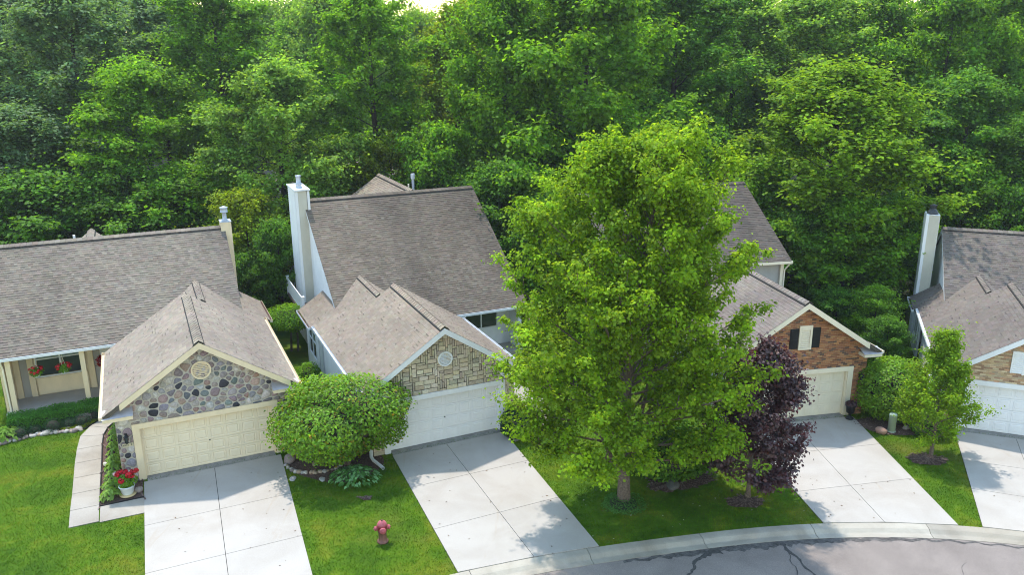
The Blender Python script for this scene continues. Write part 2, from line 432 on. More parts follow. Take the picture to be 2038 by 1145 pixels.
    def gutter(s, x, y0, y1, z, m, parent=None, debris=False):
        """open gutter along y on the left or right eave at x"""
        sg = -1 if x < 2.4 else 1; mb = MB()
        xa, xb = sorted((x, x + sg * .12)); xo = x + sg * .12
        s.box(mb, xa, xb, y0, y1, z - .11, z - .095)
        s.box(mb, min(xo, xo - sg * .012), max(xo, xo - sg * .012), y0, y1, z - .094, z + .012)
        s.box(mb, xa, xb, y0 - .012, y0, z - .11, z + .01); s.box(mb, xa, xb, y1, y1 + .012, z - .11, z + .01)
        g = mb.build('gutter', m, parent or s.e)
        if debris:
            db = MB(); s.box(db, min(x + sg * .012, x + sg * .106), max(x + sg * .012, x + sg * .106), y0 + .02, y1 - .02, z - .094, z - .05)
            db.build('gutter_debris', M['mulch'], g)
    def front_gutter(s, x0, x1, y, z, m):
        mb = MB(); s.box(mb, x0, x1, y - .12, y, z - .12, z - .105); s.box(mb, x0, x1, y - .12, y - .108, z - .104, z + .012)
        s.box(mb, x0 - .012, x0, y - .12, y, z - .12, z + .01); s.box(mb, x1, x1 + .012, y - .12, y, z - .12, z + .01)
        s.box(mb, x0, x1, y - .108, y, z - .03, z - .012)
        mb.build('gutter', m, s.e)
    def downspout(s, pts, m, rad=.04):
        mb = MB(); tube(mb, [s.p(*q) for q in pts], rad, 8); mb.build('downspout', m, s.e)
    def window(s, face, c, w, h, mframe, mglass, cols=2, transom=None, d=.06):
        """face 'f': lies in x-z at y=c[1]; face 's': lies in y-z at x=c[0]; c is the lower corner"""
        fr = MB(); f = .055
        def B(mb, a0, a1, z0, z1, dep0, dep1):
            if face == 'f': s.box(mb, c[0] + a0, c[0] + a1, c[1] - dep1, c[1] - dep0, c[2] + z0, c[2] + z1)
            else: s.box(mb, c[0] - dep1, c[0] - dep0, c[1] + a0, c[1] + a1, c[2] + z0, c[2] + z1)
        B(fr, -f, w + f, -f, 0, 0, d); B(fr, -f, w + f, h, h + f, 0, d); B(fr, -f, 0, 0, h, 0, d); B(fr, w, w + f, 0, h, 0, d)
        for i in range(1, cols): B(fr, w * i / cols - .035, w * i / cols + .035, 0, h, 0, d - .01)
        if transom: B(fr, 0, w, h * transom - .025, h * transom + .025, 0, d - .015)
        win = fr.build('window', mframe, s.e)
        for i in range(cols):
            z0 = 0
            for z1, mg in (((h * transom, mglass), (h, M['shade'])) if transom else ((h, mglass),)):
                g = MB(); B(g, w * i / cols + .03, w * (i + 1) / cols - .03, z0 + .02, z1 - .02, .004, .018); g.build('pane', mg, win); z0 = z1
        return win
    def garage_door(s, mdoor, mtrim, rows=4, cols=8, hw=.27, pd=.008):
        W, Hh = 4.88, 2.14
        s.part('door_trim', mtrim, [(-.25, 0, -.05, .02, 0.0, Hh), (W, W + .25, -.05, .02, 0, Hh), (-.25, W + .25, -.055, .02, Hh + .002, Hh + .21)])
        s.part('door_jamb', mtrim, [(-.02, .03, .022, .20, 0, Hh), (W - .03, W + .02, .022, .20, 0, Hh), (-.02, W + .02, .022, .20, Hh + .002, Hh + .05)])
        s.part('threshold', M['apron'], [(0.03, W - .03, -.30, .24, -.02, .022)])
        door = s.part('garage_door', mdoor, [(.03, W - .03, .17, .21, .03 + i * (Hh - .03) / rows + .004, .03 + (i + 1) * (Hh - .03) / rows - .004) for i in range(rows)])
        pw, ph = (W - .06) / cols, (Hh - .03) / rows
        mb = MB(); a, b, in_ = pw - .12, ph - .13, .035
        v = [(0, 0, 0), (a, 0, 0), (a, 0, b), (0, 0, b)]
        ring = [(in_, pd, in_), (a - in_, pd, in_), (a - in_, pd, b - in_), (in_, pd, b - in_)]
        r2 = [(in_ * 2, -.002, in_ * 2), (a - in_ * 2, -.002, in_ * 2), (a - in_ * 2, -.002, b - in_ * 2), (in_ * 2, -.002, b - in_ * 2)]
        fs = [(i, (i + 1) % 4, 4 + (i + 1) % 4, 4 + i) for i in range(4)] + [(4 + i, 4 + (i + 1) % 4, 8 + (i + 1) % 4, 8 + i) for i in range(4)] + [(8, 9, 10, 11)]
        back = [(x, y + .03, z) for x, y, z in v]
        fs += [(i, 12 + i, 12 + (i + 1) % 4, (i + 1) % 4) for i in range(4)]
        mb.add(v + ring + r2 + back, fs); me = mb.build('panel', mdoor, mesh_only=True)
        for i in range(rows):
            for j in range(cols):
                x = .03 + j * pw + .06
                if s.mx: x = 4.88 - x - a
                link('panel', me, door, (x, .17 - .016, .03 + i * ph + .065))
        lk = MB(); tube(lk, [s.p(W / 2, .17, 1.06), s.p(W / 2, .13, 1.06)], [.03, .022], 8); lk.build('door_lock', M['darkmetal'], door)
    def build(s, P):
        """the type of house all four share: a garage gable toward the street, a lower linking roof with a side bump, a big main roof across"""
        px, pz = P.get('apex', (2.44, 5.36)); pit = .66; xl, xr = P.get('gx', (-1.13, 5.98)); ya = 6.55
        ms = P['ms']; msm = P.get('msm', ms); T = P['trim']; zl = pz - pit * (px - xl); zr = pz - pit * (xr - px)
        cl = math.hypot(1, pit)
        y0 = -.42
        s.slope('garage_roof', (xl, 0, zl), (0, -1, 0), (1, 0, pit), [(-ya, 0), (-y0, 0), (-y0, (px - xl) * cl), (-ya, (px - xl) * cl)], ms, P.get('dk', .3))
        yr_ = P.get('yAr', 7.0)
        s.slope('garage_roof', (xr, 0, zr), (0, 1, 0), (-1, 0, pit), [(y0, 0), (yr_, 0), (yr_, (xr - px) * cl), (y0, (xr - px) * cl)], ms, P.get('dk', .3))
        s.ridge((px, y0 + .02, pz), (px, P.get('yAcap', 6.5), pz), ms)
        # garage walls
        wx0, wx1 = xl + .38, xr - .38; zw0 = pz - pit * (px - wx0) - .17; zw1 = pz - pit * (wx1 - px) - .17; zt = pz - .17
        s.garage_front(P, wx0, wx1, zw0, zw1, px, zt)
        s.siding('side_wall', P['side'], (wx0, 8.8, 0), (0, -1, 0), [(0, 0), (8.7, 0), (8.7, zw0), (0, zw0)])
        s.siding('side_wall', P['side'], (wx1, .1, 0), (0, 1, 0), [(0, 0), (8.9, 0), (8.9, zw1), (0, zw1)])
        s.part('rear_gable_wall', P['side'], [])if False else None
        mb = MB(); mb.add([s.p(wx0, ya - .25, zw0 - .3), s.p(wx1, ya - .25, zw1 - .3), s.p(wx1, ya - .25, zw1), s.p(px, ya - .25, zt), s.p(wx0, ya - .25, zw0)], [(0, 1, 2, 3, 4)])
        mb.add([s.p(wx0, ya - .2, zw0 - .3), s.p(wx1, ya - .2, zw1 - .3), s.p(wx1, ya - .2, zw1), s.p(px, ya - .2, zt), s.p(wx0, ya - .2, zw0)], [(0, 1, 2, 3, 4)])
        mb.build('rear_gable', P['side'], s.e)
        # rakes and their soffit, front edge of the garage roof
        rk = []
        for sg, xe, ze in ((-1, P.get('rl', xl + .32), None), (1, P.get('rr', xr - .62), None)):
            ze = pz - pit * abs(xe - px)
            mb = MB(); dn = .255
            a = [(px, pz - .005), (xe, ze - .005), (xe, ze - dn), (px, pz - dn)]
            vs = [s.p(x, y0 - .004, z) for x, z in a] + [s.p(x, y0 + .035, z) for x, z in a]
            mb.add(vs, [(0, 1, 2, 3), (7, 6, 5, 4), (0, 4, 5, 1), (1, 5, 6, 2), (2, 6, 7, 3)])
            b = [s.p(px, y0 + .036, pz - .19), s.p(xe, y0 + .036, ze - .19), s.p(xe, .0, ze - .19), s.p(px, .0, pz - .19)]
            mb.add(b, [(0, 1, 2, 3)])
            mb.build('rake_board', T, s.e)
        # eave returns at the foot of the gable
        for sg, xe in ((-1, xl), (1, xr)):
            ze = (zl if sg < 0 else zr); zz = ze - .10
            xi = xe - sg * P.get('ret', 1.02)
            s.part('eave_return', T, [(min(xe, xi), max(xe, xi), y0 - .05, -.005, zz - .12, zz + .02)])
            mb = MB(); xo = xe + sg * .02; xin = xi - sg * .02
            mb.add([s.p(xo, y0 - .07, zz + .025), s.p(xin, y0 - .07, zz + .025), s.p(xin, -.01, zz + .21), s.p(xo, -.01, zz + .21), s.p(xin + sg * .15, -.01, zz + .21)], [(0, 1, 4, 3), (1, 2, 4)])
            mb.build('return_cap', M['soffit'] if P.get('retmetal', True) else M['shingle'], s.e)
        s.gutter(xl, y0 + .02, 8.80, zl, P.get('gut', T)); s.gutter(xr, y0 + .02, yr_, zr, P.get('gut', T))
        s.part('fascia', T, [(xl - .002, xl + .03, y0, 8.8, zl - .19, zl - .02), (xr - .03, xr + .002, y0, yr_, zr - .19, zr - .02)])
        # linking roof with the lower ridge, and the bump-out beside the main gable wall
        xB = P.get('xB', 1.70); zB = pz - pit * (px - xB); yB = P.get('yB', 10.3); xe2 = P.get('xe2', -1.27); ze2 = pz - pit * (px - xe2); yD = P.get('yD', 12.1)
        s.slope('link_roof', (xe2, 0, ze2), (0, -1, 0), (1, 0, pit), [(-yB - .05, 0), (-8.86, 0), (-8.86, (xl - xe2) * cl), (-ya - .004, (xl - xe2) * cl), (-ya - .004, (xB - xe2) * cl), (-yB - .05, (xB - xe2) * cl)] if False else
                [(-yB - .05, (xl - xe2) * cl), (-ya - .004, (xl - xe2) * cl), (-ya - .004, (xB - xe2) * cl), (-yB - .05, (xB - xe2) * cl)], ms, P.get('dk', .3))
        s.slope('link_roof', (xB + 2.7, 0, zB - pit * 2.7), (0, 1, 0), (-1, 0, pit), [(ya + .004, 0), (yB + .1, 0), (yB + .1, 2.7 * cl), (ya + .004, 2.7 * cl)], ms, P.get('dk', .3))
        s.ridge((xB, ya + .03, zB), (xB, yB - .1, zB), ms, True, .14)
        xg = P.get('xg', .12)
        s.slope('bump_roof', (xe2, 0, ze2), (0, -1, 0), (1, 0, pit), [(-yD, 0), (-8.86, 0), (-8.86, (xl - xe2) * cl - .004), (-yB - .05 - .004, (xl - xe2) * cl - .004), (-yD, (xl - xe2) * cl - .004)], ms, P.get('dk', .3))
        s.slope('bump_roof', (xe2, 0, ze2), (0, -1, 0), (1, 0, pit), [(-yD, (xl - xe2) * cl), (-yB - .054, (xl - xe2) * cl), (-yB - .054, (xg - .02 - xe2) * cl), (-yD, (xg - .02 - xe2) * cl)], ms, P.get('dk', .3))
        s.gutter(xe2, 8.9, yD - .02, ze2, P.get('gut', T), None, True)
        s.siding('bump_wall', P['side'], (xe2 + .33, yD - .15, 0), (0, -1, 0), [(0, 0), (yD - 8.9, 0), (yD - 8.9, ze2 + .05), (0, ze2 + .05)])
        s.part('bump_end_wall', P['side'], [(xe2 + .33, .05, yD - .14, yD - .05, 0, ze2 + .05)])
        # main roof
        xL, xR, ye, ze, yr, zR = P['main']; L = xR - xL; sl = math.hypot(yr - ye, zR - ze)
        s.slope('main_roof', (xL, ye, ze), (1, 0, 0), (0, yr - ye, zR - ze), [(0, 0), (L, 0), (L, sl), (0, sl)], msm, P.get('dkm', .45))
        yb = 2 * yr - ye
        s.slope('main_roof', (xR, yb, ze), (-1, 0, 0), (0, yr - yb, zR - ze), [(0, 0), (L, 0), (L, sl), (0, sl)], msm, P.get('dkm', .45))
        s.ridge((xL + .02, yr, zR), (xR - .02, yr, zR), msm)
        pm = (zR - ze) / (yr - ye)
        for xw, sg in ((xg, -1), (xR - .32, 1)):
            y1, y2 = ye + .35, yb - .35; zz = ze + .35 * pm - .17
            if sg < 0: O, u, poly = (xw, y2, 0), (0, -1, 0), [(0, 0), (y2 - y1, 0), (y2 - y1, zz), (y2 - yr, zR - .18), (0, zz)]
            else: O, u, poly = (xw, y1, 0), (0, 1, 0), [(0, 0), (y2 - y1, 0), (y2 - y1, zz), (yr - y1, zR - .18), (0, zz)]
            s.siding('gable_wall', P['side'], O, u, poly)
        for xe in (xL, xR):
            mb = MB()
            for sg in (-1, 1):
                yy = ye if sg < 0 else yb; d = .03 if xe == xL else -.03; xo = xe - .003 * (1 if xe == xL else -1)
                a = [(yr, zR - .02), (yy, ze - .02), (yy, ze - .22), (yr, zR - .24)]
                mb.add([s.p(xo, y, z) for y, z in a] + [s.p(xo + d, y, z) for y, z in a], [(0, 1, 2, 3), (7, 6, 5, 4), (2, 6, 7, 3), (1, 5, 6, 2)])
            mb.build('rake_board', T, s.e)
        s.front_gutter(P.get('gx0', xL), P.get('gx1', xR), ye, ze - .01, P.get('gutm', T))
        yw = P.get('yw', ye + 1.5)
        s.siding('front_wall', P['front'], (xL + .35, yw, 0), (1, 0, 0), [(0, 0), (L - .7, 0), (L - .7, ze + .2), (0, ze + .2)], P.get('fe', .115))
        s.part('back_wall', P['side'], [(xL + .4, xR - .4, yb - .55, yb - .45, 0, ze)])
        s.part('eave_soffit', T, [(xL + .02, xR - .02, ye - .0, yw, ze - .16, ze - .14)])
    def stones(s, regions, step, palette, wall, gap=.022):
        r = s.r
        for reg in regions:
            if area2(reg) < 0: reg = reg[::-1]
            xs = [q[0] for q in reg]; ys = [q[1] for q in reg]
            pts = []
            for _ in range(9000):
                q = (r.uniform(min(xs) - .1, max(xs) + .1), r.uniform(min(ys) - .1, max(ys) + .1))
                dmin = step * r.choice((.62, .8, 1.0, 1.15))
                if all((q[0] - t[0]) ** 2 * .72 + (q[1] - t[1]) ** 2 * 1.3 > ((dmin + t[2]) / 2) ** 2 for t in pts): pts.append((q[0], q[1], dmin))
            for i, t in enumerate(pts):
                cell = [(t[0] - .6, t[1] - .6), (t[0] + .6, t[1] - .6), (t[0] + .6, t[1] + .6), (t[0] - .6, t[1] + .6)]
                for j, o in enumerate(pts):
                    if i == j or abs(o[0] - t[0]) > 1.1 or abs(o[1] - t[1]) > 1.1: continue
                    dx, dy = o[0] - t[0], o[1] - t[1]; dd = math.hypot(dx, dy)
                    k = .5 + .25 * (t[2] - o[2]) / dd
                    cell = clip(cell, dx / dd, dy / dd, (t[0] * dx + t[1] * dy) / dd + dd * k - gap * r.uniform(.5, 1.1))
                    if len(cell) < 3: break
                if len(cell) < 3: continue
                cell = clip_convex(cell, reg)
                if len(cell) < 3 or abs(area2(cell)) < .006: continue
                c0 = (sum(q[0] for q in cell) / len(cell), sum(q[1] for q in cell) / len(cell))
                ch = []
                for a, b in zip(cell, cell[1:] + cell[:1]):
                    ch += [(a[0] * .74 + b[0] * .26, a[1] * .74 + b[1] * .26), (a[0] * .26 + b[0] * .74, a[1] * .26 + b[1] * .74)]
                n = len(ch); hgt = r.uniform(.03, .065)
                lo = [s.p(x, -.002, z) for x, z in ch]
                mid = [s.p(c0[0] + (x - c0[0]) * .93, -hgt * .75, c0[1] + (z - c0[1]) * .93) for x, z in ch]
                top = [s.p(c0[0] + (x - c0[0]) * .55, -hgt * r.uniform(.9, 1.15), c0[1] + (z - c0[1]) * .55) for x, z in ch]
                fs = [(k, (k + 1) % n, n + (k + 1) % n, n + k) for k in range(n)] + [(n + k, n + (k + 1) % n, 2 * n + (k + 1) % n, 2 * n + k) for k in range(n)] + [tuple(2 * n + k for k in range(n))]
                mb = MB(); mb.add(lo + mid + top, fs, jit(r.choice(palette), r, .22)); mb.build('stone', M['stone'], wall, True)
    def ashlar(s, poly, hole, unit, palette, wall):
        r = s.r
        if area2(poly) < 0: poly = poly[::-1]
        xs = [q[0] for q in poly]; zs = [q[1] for q in poly]; x0, z0 = min(xs), min(zs)
        nx, nz = int((max(xs) - x0) / unit) + 1, int((max(zs) - z0) / unit) + 1
        occ = [[False] * nx for _ in range(nz)]
        sizes = [(4, 2), (3, 2), (5, 2), (4, 2), (3, 1), (2, 1), (1, 3), (3, 2), (2, 2), (5, 2), (4, 1), (4, 2), (5, 2), (3, 2), (4, 2), (3, 2), (1, 4), (4, 2)]
        for j in range(nz):
            for i in range(nx):
                if occ[j][i]: continue
                r.shuffle(sizes)
                for (a, b) in sizes + [(1, 1)]:
                    if i + a <= nx and j + b <= nz and not any(occ[jj][ii] for jj in range(j, j + b) for ii in range(i, i + a)): break
                for jj in range(j, j + b):
                    for ii in range(i, i + a): occ[jj][ii] = True
                g = .011
                q = [(x0 + i * unit + g, z0 + j * unit + g), (x0 + (i + a) * unit - g, z0 + j * unit + g), (x0 + (i + a) * unit - g, z0 + (j + b) * unit - g), (x0 + i * unit + g, z0 + (j + b) * unit - g)]
                q = [(x + r.uniform(-.009, .009), z + r.uniform(-.009, .009)) for x, z in q]
                q = clip_convex(q, poly)
                if len(q) < 3 or abs(area2(q)) < .003: continue
                c0 = (sum(t[0] for t in q) / len(q), sum(t[1] for t in q) / len(q))
                n = len(q); h = r.uniform(.028, .06); tx, tz = r.uniform(-.01, .01), r.uniform(-.01, .01)
                lo = [s.p(x, -.002, z) for x, z in q]
                mid = [s.p(c0[0] + (x - c0[0]) * .985, -h * .8, c0[1] + (z - c0[1]) * .97) for x, z in q]
                top = [s.p(c0[0] + (x - c0[0]) * .90, -h + tx * (x - c0[0]) * 4 + tz * (z - c0[1]) * 4, c0[1] + (z - c0[1]) * .80) for x, z in q]
                fs = [(k, (k + 1) % n, n + (k + 1) % n, n + k) for k in range(n)] + [(n + k, n + (k + 1) % n, 2 * n + (k + 1) % n, 2 * n + k) for k in range(n)] + [tuple(2 * n + k for k in range(n))]
                mb = MB(); mb.add(lo + mid + top, fs, jit(r.choice(palette), r, .14)); mb.build('stone', M['ashlar'], wall)
    def bricks(s, regions, palette, wall):
        r = s.r; mb = MB(); cw, chh, g = .215, .0785, .012
        for reg in regions:
            if area2(reg) < 0: reg = reg[::-1]
            xs = [q[0] for q in reg]; zs = [q[1] for q in reg]; z = min(zs); row = 0
            while z < max(zs):
                x = min(xs) - (cw / 2 if row % 2 else 0) + .003
                while x < max(xs):
                    q = clip_convex([(x, z), (x + cw - g, z), (x + cw - g, z + chh - g), (x, z + chh - g)], reg)
                    if len(q) >= 3 and abs(area2(q)) > 4e-4:
                        n = len(q); d = -.010 - r.uniform(0, .005)
                        mb.add([s.p(a, d, b) for a, b in q] + [s.p(a, .002, b) for a, b in q], [tuple(range(n))] + [(k, n + k, n + (k + 1) % n, (k + 1) % n) for k in range(n)], jit(r.choice(palette), r, .2))
                    x += cw
                z += chh; row += 1
        o = mb.build('bricks', M['brick'], wall); o['kind'] = 'stuff'
    def garage_front(s, P, wx0, wx1, zw0, zw1, px, zt):
        top = [(wx0, 2.352), (wx1, 2.352), (wx1, zw1), (px, zt), (wx0, zw0)]
        left = [(wx0, 0), (-.252, 0), (-.252, 2.35), (wx0, 2.35)]; right = [(5.132, 0), (wx1, 0), (wx1, 2.35), (5.132, 2.35)]
        mb = MB()
        for reg in (top, left, right):
            n = len(reg); mb.add([s.p(x, 0, z) for x, z in reg] + [s.p(x, .12, z) for x, z in reg], [tuple(range(n)), tuple(range(n, 2 * n))[::-1]] + [(k, n + k, n + (k + 1) % n, (k + 1) % n) for k in range(n)])
        s.fwall = mb.build('garage_wall', P['wallbase'], s.e)
        s.regions = (top, left, right)
    def round_vent(s, x, z, rad, m):
        mb = MB(); lathe(mb, [(rad - .07, 0), (rad - .06, .05), (rad, .05), (rad, 0)], n=28)
        lathe(mb, [(0.001, .004), (rad - .06, .004)], n=28)
        vs = mb.v; mb.v = [s.p(x + a, -.03 - c, z + b) for a, b, c in vs]
        v = mb.build('gable_vent', m, s.e)
        sl_ = MB(); k = 9
        for i in range(k):
            zz = -rad + .09 + i * (2 * rad - .18) / (k - 1); hw = math.sqrt(max(.001, (rad - .075) ** 2 - zz * zz))
            box(sl_, x - hw, x + hw, 0, .03, zz, zz + .012, fn=lambda a, b, c: s.p(a, -.065 + b + (.025 if b > .01 else 0) * 0, z + c + (0.022 if b > .01 else 0)))
        o = sl_.build('vent_slats', m, v); o['kind'] = 'stuff'
    def railing(s, parent, pts, z0, z1, m):
        for (a, b) in zip(pts, pts[1:]):
            a, b = np.array(a, float), np.array(b, float); L = np.linalg.norm(b - a); d = (b - a) / L
            mb = MB()
            for zz in (z0 + .08, z1 - .03): tube(mb, [s.p(a[0], a[1], zz), s.p(b[0], b[1], zz)], .03, 4)
            mb.build('handrail', m, parent)
            n = int(L / .11)
            bl = MB()
            for i in range(1, n):
                q = a + d * L * i / n; tube(bl, [s.p(q[0], q[1], z0 + .08), s.p(q[0], q[1], z1 - .05)], .014, 4, False)
            o = bl.build('balusters', m, parent); o['kind'] = 'stuff'
        for a in pts:
            mb = MB(); s.box(mb, a[0] - .06, a[0] + .06, a[1] - .06, a[1] + .06, z0 - .1, z1 + .08); s.box(mb, a[0] - .085, a[0] + .085, a[1] - .085, a[1] + .085, z1 + .081, z1 + .12)
            mb.build('rail_post', m, parent)
TAN = [(0.295, 0.250, 0.199), (0.312, 0.264, 0.210), (0.280, 0.236, 0.188), (0.300, 0.246, 0.195), (0.325, 0.278, 0.223), (0.290, 0.251, 0.205)]
BROWN = [(.215, .175, .145), (.25, .205, .17), (.18, .148, .13), (.235, .185, .15), (.20, .172, .16), (.275, .225, .18)]
MAUVE = [(0.220, 0.187, 0.160), (0.205, 0.174, 0.152), (0.235, 0.200, 0.170), (0.215, 0.179, 0.152), (0.228, 0.197, 0.173)]

# ---- left house: fieldstone gable, cream trim (mirror of the common plan)
h1 = House(1, 'stone_house', 'tan-roofed house at the left with a multicoloured fieldstone garage gable and cream door', True, TAN)
h1.build(dict(apex=(2.44, 5.36), gx=(-1.10, 6.04), ms=M['shingle'], msm=M['shingleworn'], trim=M['cream'], side=M['cream'], front=M['cream'], wallbase=M['mortar'], gut=M['cream'], gutm=M['white'],
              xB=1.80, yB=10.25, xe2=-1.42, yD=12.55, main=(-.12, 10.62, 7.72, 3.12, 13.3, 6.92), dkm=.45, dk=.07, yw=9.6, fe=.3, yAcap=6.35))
h1.garage_door(M['creamdoor'], M['cream'], pd=.022)
ST = [(.30, .25, .25), (.24, .20, .21), (.40, .36, .33), (.16, .17, .19), (.34, .27, .24), (.46, .43, .40), (.05, .05, .06), (.34, .22, .18), (.20, .23, .22), (.26, .24, .27), (.42, .30, .25), (.32, .29, .30), (.58, .55, .51), (.50, .44, .40), (.27, .20, .21), (.36, .26, .25)]
def shrink(reg): return [(x, z) for x, z in reg]
h1.stones(h1.regions, .28, ST, h1.fwall, .03)
h1.round_vent(2.46, 4.12, .37, M['cream'])
# chimney chase standing at the right gable end
ch = h1.part('chimney', M['cream'], [(-.44, .09, 13.0, 13.75, 3.0, 7.18)])
h1.part('chimney_top', M['galv'], [(-.46, .11, 12.98, 13.77, 7.182, 7.22)], ch)
mb = MB(); lathe(mb, [(.17, 0), (.15, .05), (.11, .07), (.11, .42), (.20, .44), (.20, .47), (.185, .475), (.185, .66), (.215, .67), (.215, .70), (.05, .76), (.001, .77)], h1.p(-.17, 13.37, 7.222), 16); mb.build('flue_cap', M['galv'], ch, True)
# rear cross gable, only its peak shows over the main ridge
h1.slope('rear_roof', (9.28, 13.3, 4.5), (0, 1, 0), (-1, 0, .8), [(0, 0), (2.4, 0), (2.4, 3.84), (0, 3.84)], M['shingle'], .3)
h1.slope('rear_roof', (3.28, 15.7, 4.5), (0, -1, 0), (1, 0, .8), [(0, 0), (2.4, 0), (2.4, 3.84), (0, 3.84)], M['shingle'], .3)
h1.ridge((6.28, 13.35, 6.9), (6.28, 15.68, 6.9), M['shingle'])
mb = MB(); mb.add([h1.p(3.5, 15.45, 4.4), h1.p(9.06, 15.45, 4.4), h1.p(6.28, 15.45, 6.7)], [(0, 1, 2)]); mb.build('rear_gable', M['cream'], h1.e)
mb = MB(); tube(mb, [h1.p(7.0, 14.0, 6.2), h1.p(7.0, 14.0, 7.02)], .06, 8); mb.build('vent_pipe', M['white'], h1.e)
# porch: slab, posts, window bay, entry recess
h1.part('porch_floor', M['concrete'], [(5.6, 10.3, 7.7, 9.49, 0, .5)])
for x in (9.93, 7.03): h1.part('porch_post', M['cream'], [(x - .10, x + .10, 7.82, 8.02, .502, 2.93)])
h1.part('porch_beam', M['cream'], [(6.4, 10.25, 7.80, 8.04, 2.932, 3.0)])
h1.window('f', (7.10, 9.55, 1.42), 1.95, 1.25, M['white'], M['glass'], 2, .66)
h1.part('window_apron', M['cream'], [(7.02, 9.13, 9.50, 9.548, .52, 1.34)])
for x in (9.18, 9.74, 6.70): h1.part('pilaster', M['cream'], [(x, x + .24, 9.42, 9.58, .502, 2.95)])
h1.part('siding_strip', M['greysiding'], [(9.43, 9.73, 9.50, 9.57, .502, 2.95)])
h1.part('siding_strip', M['greysiding'], [(6.42, 6.69, 9.50, 9.57, .502, 2.95)])
h1.part('entry_door', M['whitedoor'], [(5.75, 6.40, 9.50, 9.56, .52, 2.6)])
h1.downspout([(10.15, 7.66, 3.0), (10.15, 7.72, 2.85), (10.12, 7.80, 2.6), (10.10, 7.80, .25)], M['ivory'])

# ---- second house: ledgestone gable, white door, dark main roof
h2 = House(2, 'ledgestone_house', 'white-sided house with a tan ledgestone garage gable and tall white chimney chase', False, [tuple(a * .93 for a in c) for c in TAN])
h2.pal = [(0.275, 0.227, 0.175), (0.292, 0.240, 0.186), (0.262, 0.215, 0.166), (0.282, 0.225, 0.171), (0.300, 0.252, 0.197)]
h2.build(dict(apex=(2.36, 5.20), gx=(-1.11, 5.95), ms=M['shingle'], msm=M['shingledark'], trim=M['white'], side=M['whitesiding'], front=M['whitesiding'], wallbase=M['darkmortar'],
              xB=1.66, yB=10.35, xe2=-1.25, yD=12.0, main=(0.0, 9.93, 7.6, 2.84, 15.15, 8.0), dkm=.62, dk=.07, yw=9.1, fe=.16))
h2.garage_door(M['whitedoor'], M['white'])
AS = [(.58, .50, .36), (.64, .56, .42), (.50, .43, .31), (.68, .60, .47), (.55, .47, .36), (.46, .40, .31), (.62, .52, .36)]
for reg in h2.regions: h2.ashlar(reg, None, .098, AS, h2.fwall)
h2.round_vent(2.47, 3.74, .32, M['white'])
ch = h2.siding('chimney', M['whitesiding'], (-.47, 16.75, 0), (0, -1, 0), [(0, 0), (2.2, 0), (2.2, 8.62), (0, 8.62)])
h2.siding('chimney_front', M['beigesiding'], (-.47, 14.55, 0), (1, 0, 0), [(.02, 0), (.585, 0), (.585, 8.60), (.02, 8.60)], .10)
h2.part('chimney_core', M['white'], [(-.365, .13, 14.66, 16.75, 3.0, 8.60)])
h2.part('corner_board', M['white'], [(-.50, -.36, 14.515, 14.524, 0, 8.60), (-.51, -.495, 14.515, 14.75, 0, 8.60)])
h2.part('chimney_shoulder', M['white'], [(.135, .26, 14.50, 16.2, 7.45, 8.60)])
h2.part('chimney_top', M['white'], [(-.54, .30, 14.46, 16.8, 8.622, 8.70)])
mb = MB(); lathe(mb, [(.20, 0), (.18, .05), (.15, .06), (.15, .16), (.18, .18), (.18, .24), (.125, .25), (.125, .60), (.15, .61), (.15, .66), (.001, .68)], h2.p(-.15, 15.2, 8.702), 16); mb.build('flue_cap', M['galv'], h2.e, True)
# rear wing
h2.slope('rear_roof', (2.55, 22.2, 5.6), (0, -1, 0), (1, 0, .66), [(0, 0), (7.1, 0), (7.1, 4.433), (0, 4.433)], M['shingle'], .2)
h2.slope('rear_roof', (9.95, 15.1, 5.6), (0, 1, 0), (-1, 0, .66), [(0, 0), (7.1, 0), (7.1, 4.433), (0, 4.433)], M['shingle'], .2)
h2.ridge((6.25, 15.2, 8.04), (6.25, 22.18, 8.04), M['shingle'])
mb = MB(); mb.add([h2.p(2.9, 22.0, 0), h2.p(9.6, 22.0, 0), h2.p(9.6, 22.0, 5.6), h2.p(6.25, 22.0, 7.85), h2.p(2.9, 22.0, 5.6)], [(0, 1, 2, 3, 4)]); mb.build('rear_gable', M['whitesiding'], h2.e)
h2.part('rear_wing_wall', M['whitesiding'], [(2.9, 3.0, 21.0, 22.0, 0, 5.6), (9.5, 9.6, 21.0, 22.0, 0, 5.6)])
mb = MB(); tube(mb, [h2.p(7.52, 19, 7.0), h2.p(7.52, 19, 8.1)], .08, 8); tube(mb, [h2.p(7.52, 19, 8.1), h2.p(7.52, 19, 8.42)], .13, 10); mb.build('vent_pipe', M['galv'], h2.e)
mb = MB(); tube(mb, [h2.p(7.22, 19, 7.2), h2.p(7.22, 19, 7.8)], .05, 8); mb.build('vent_pipe', M['ivory'], h2.e)
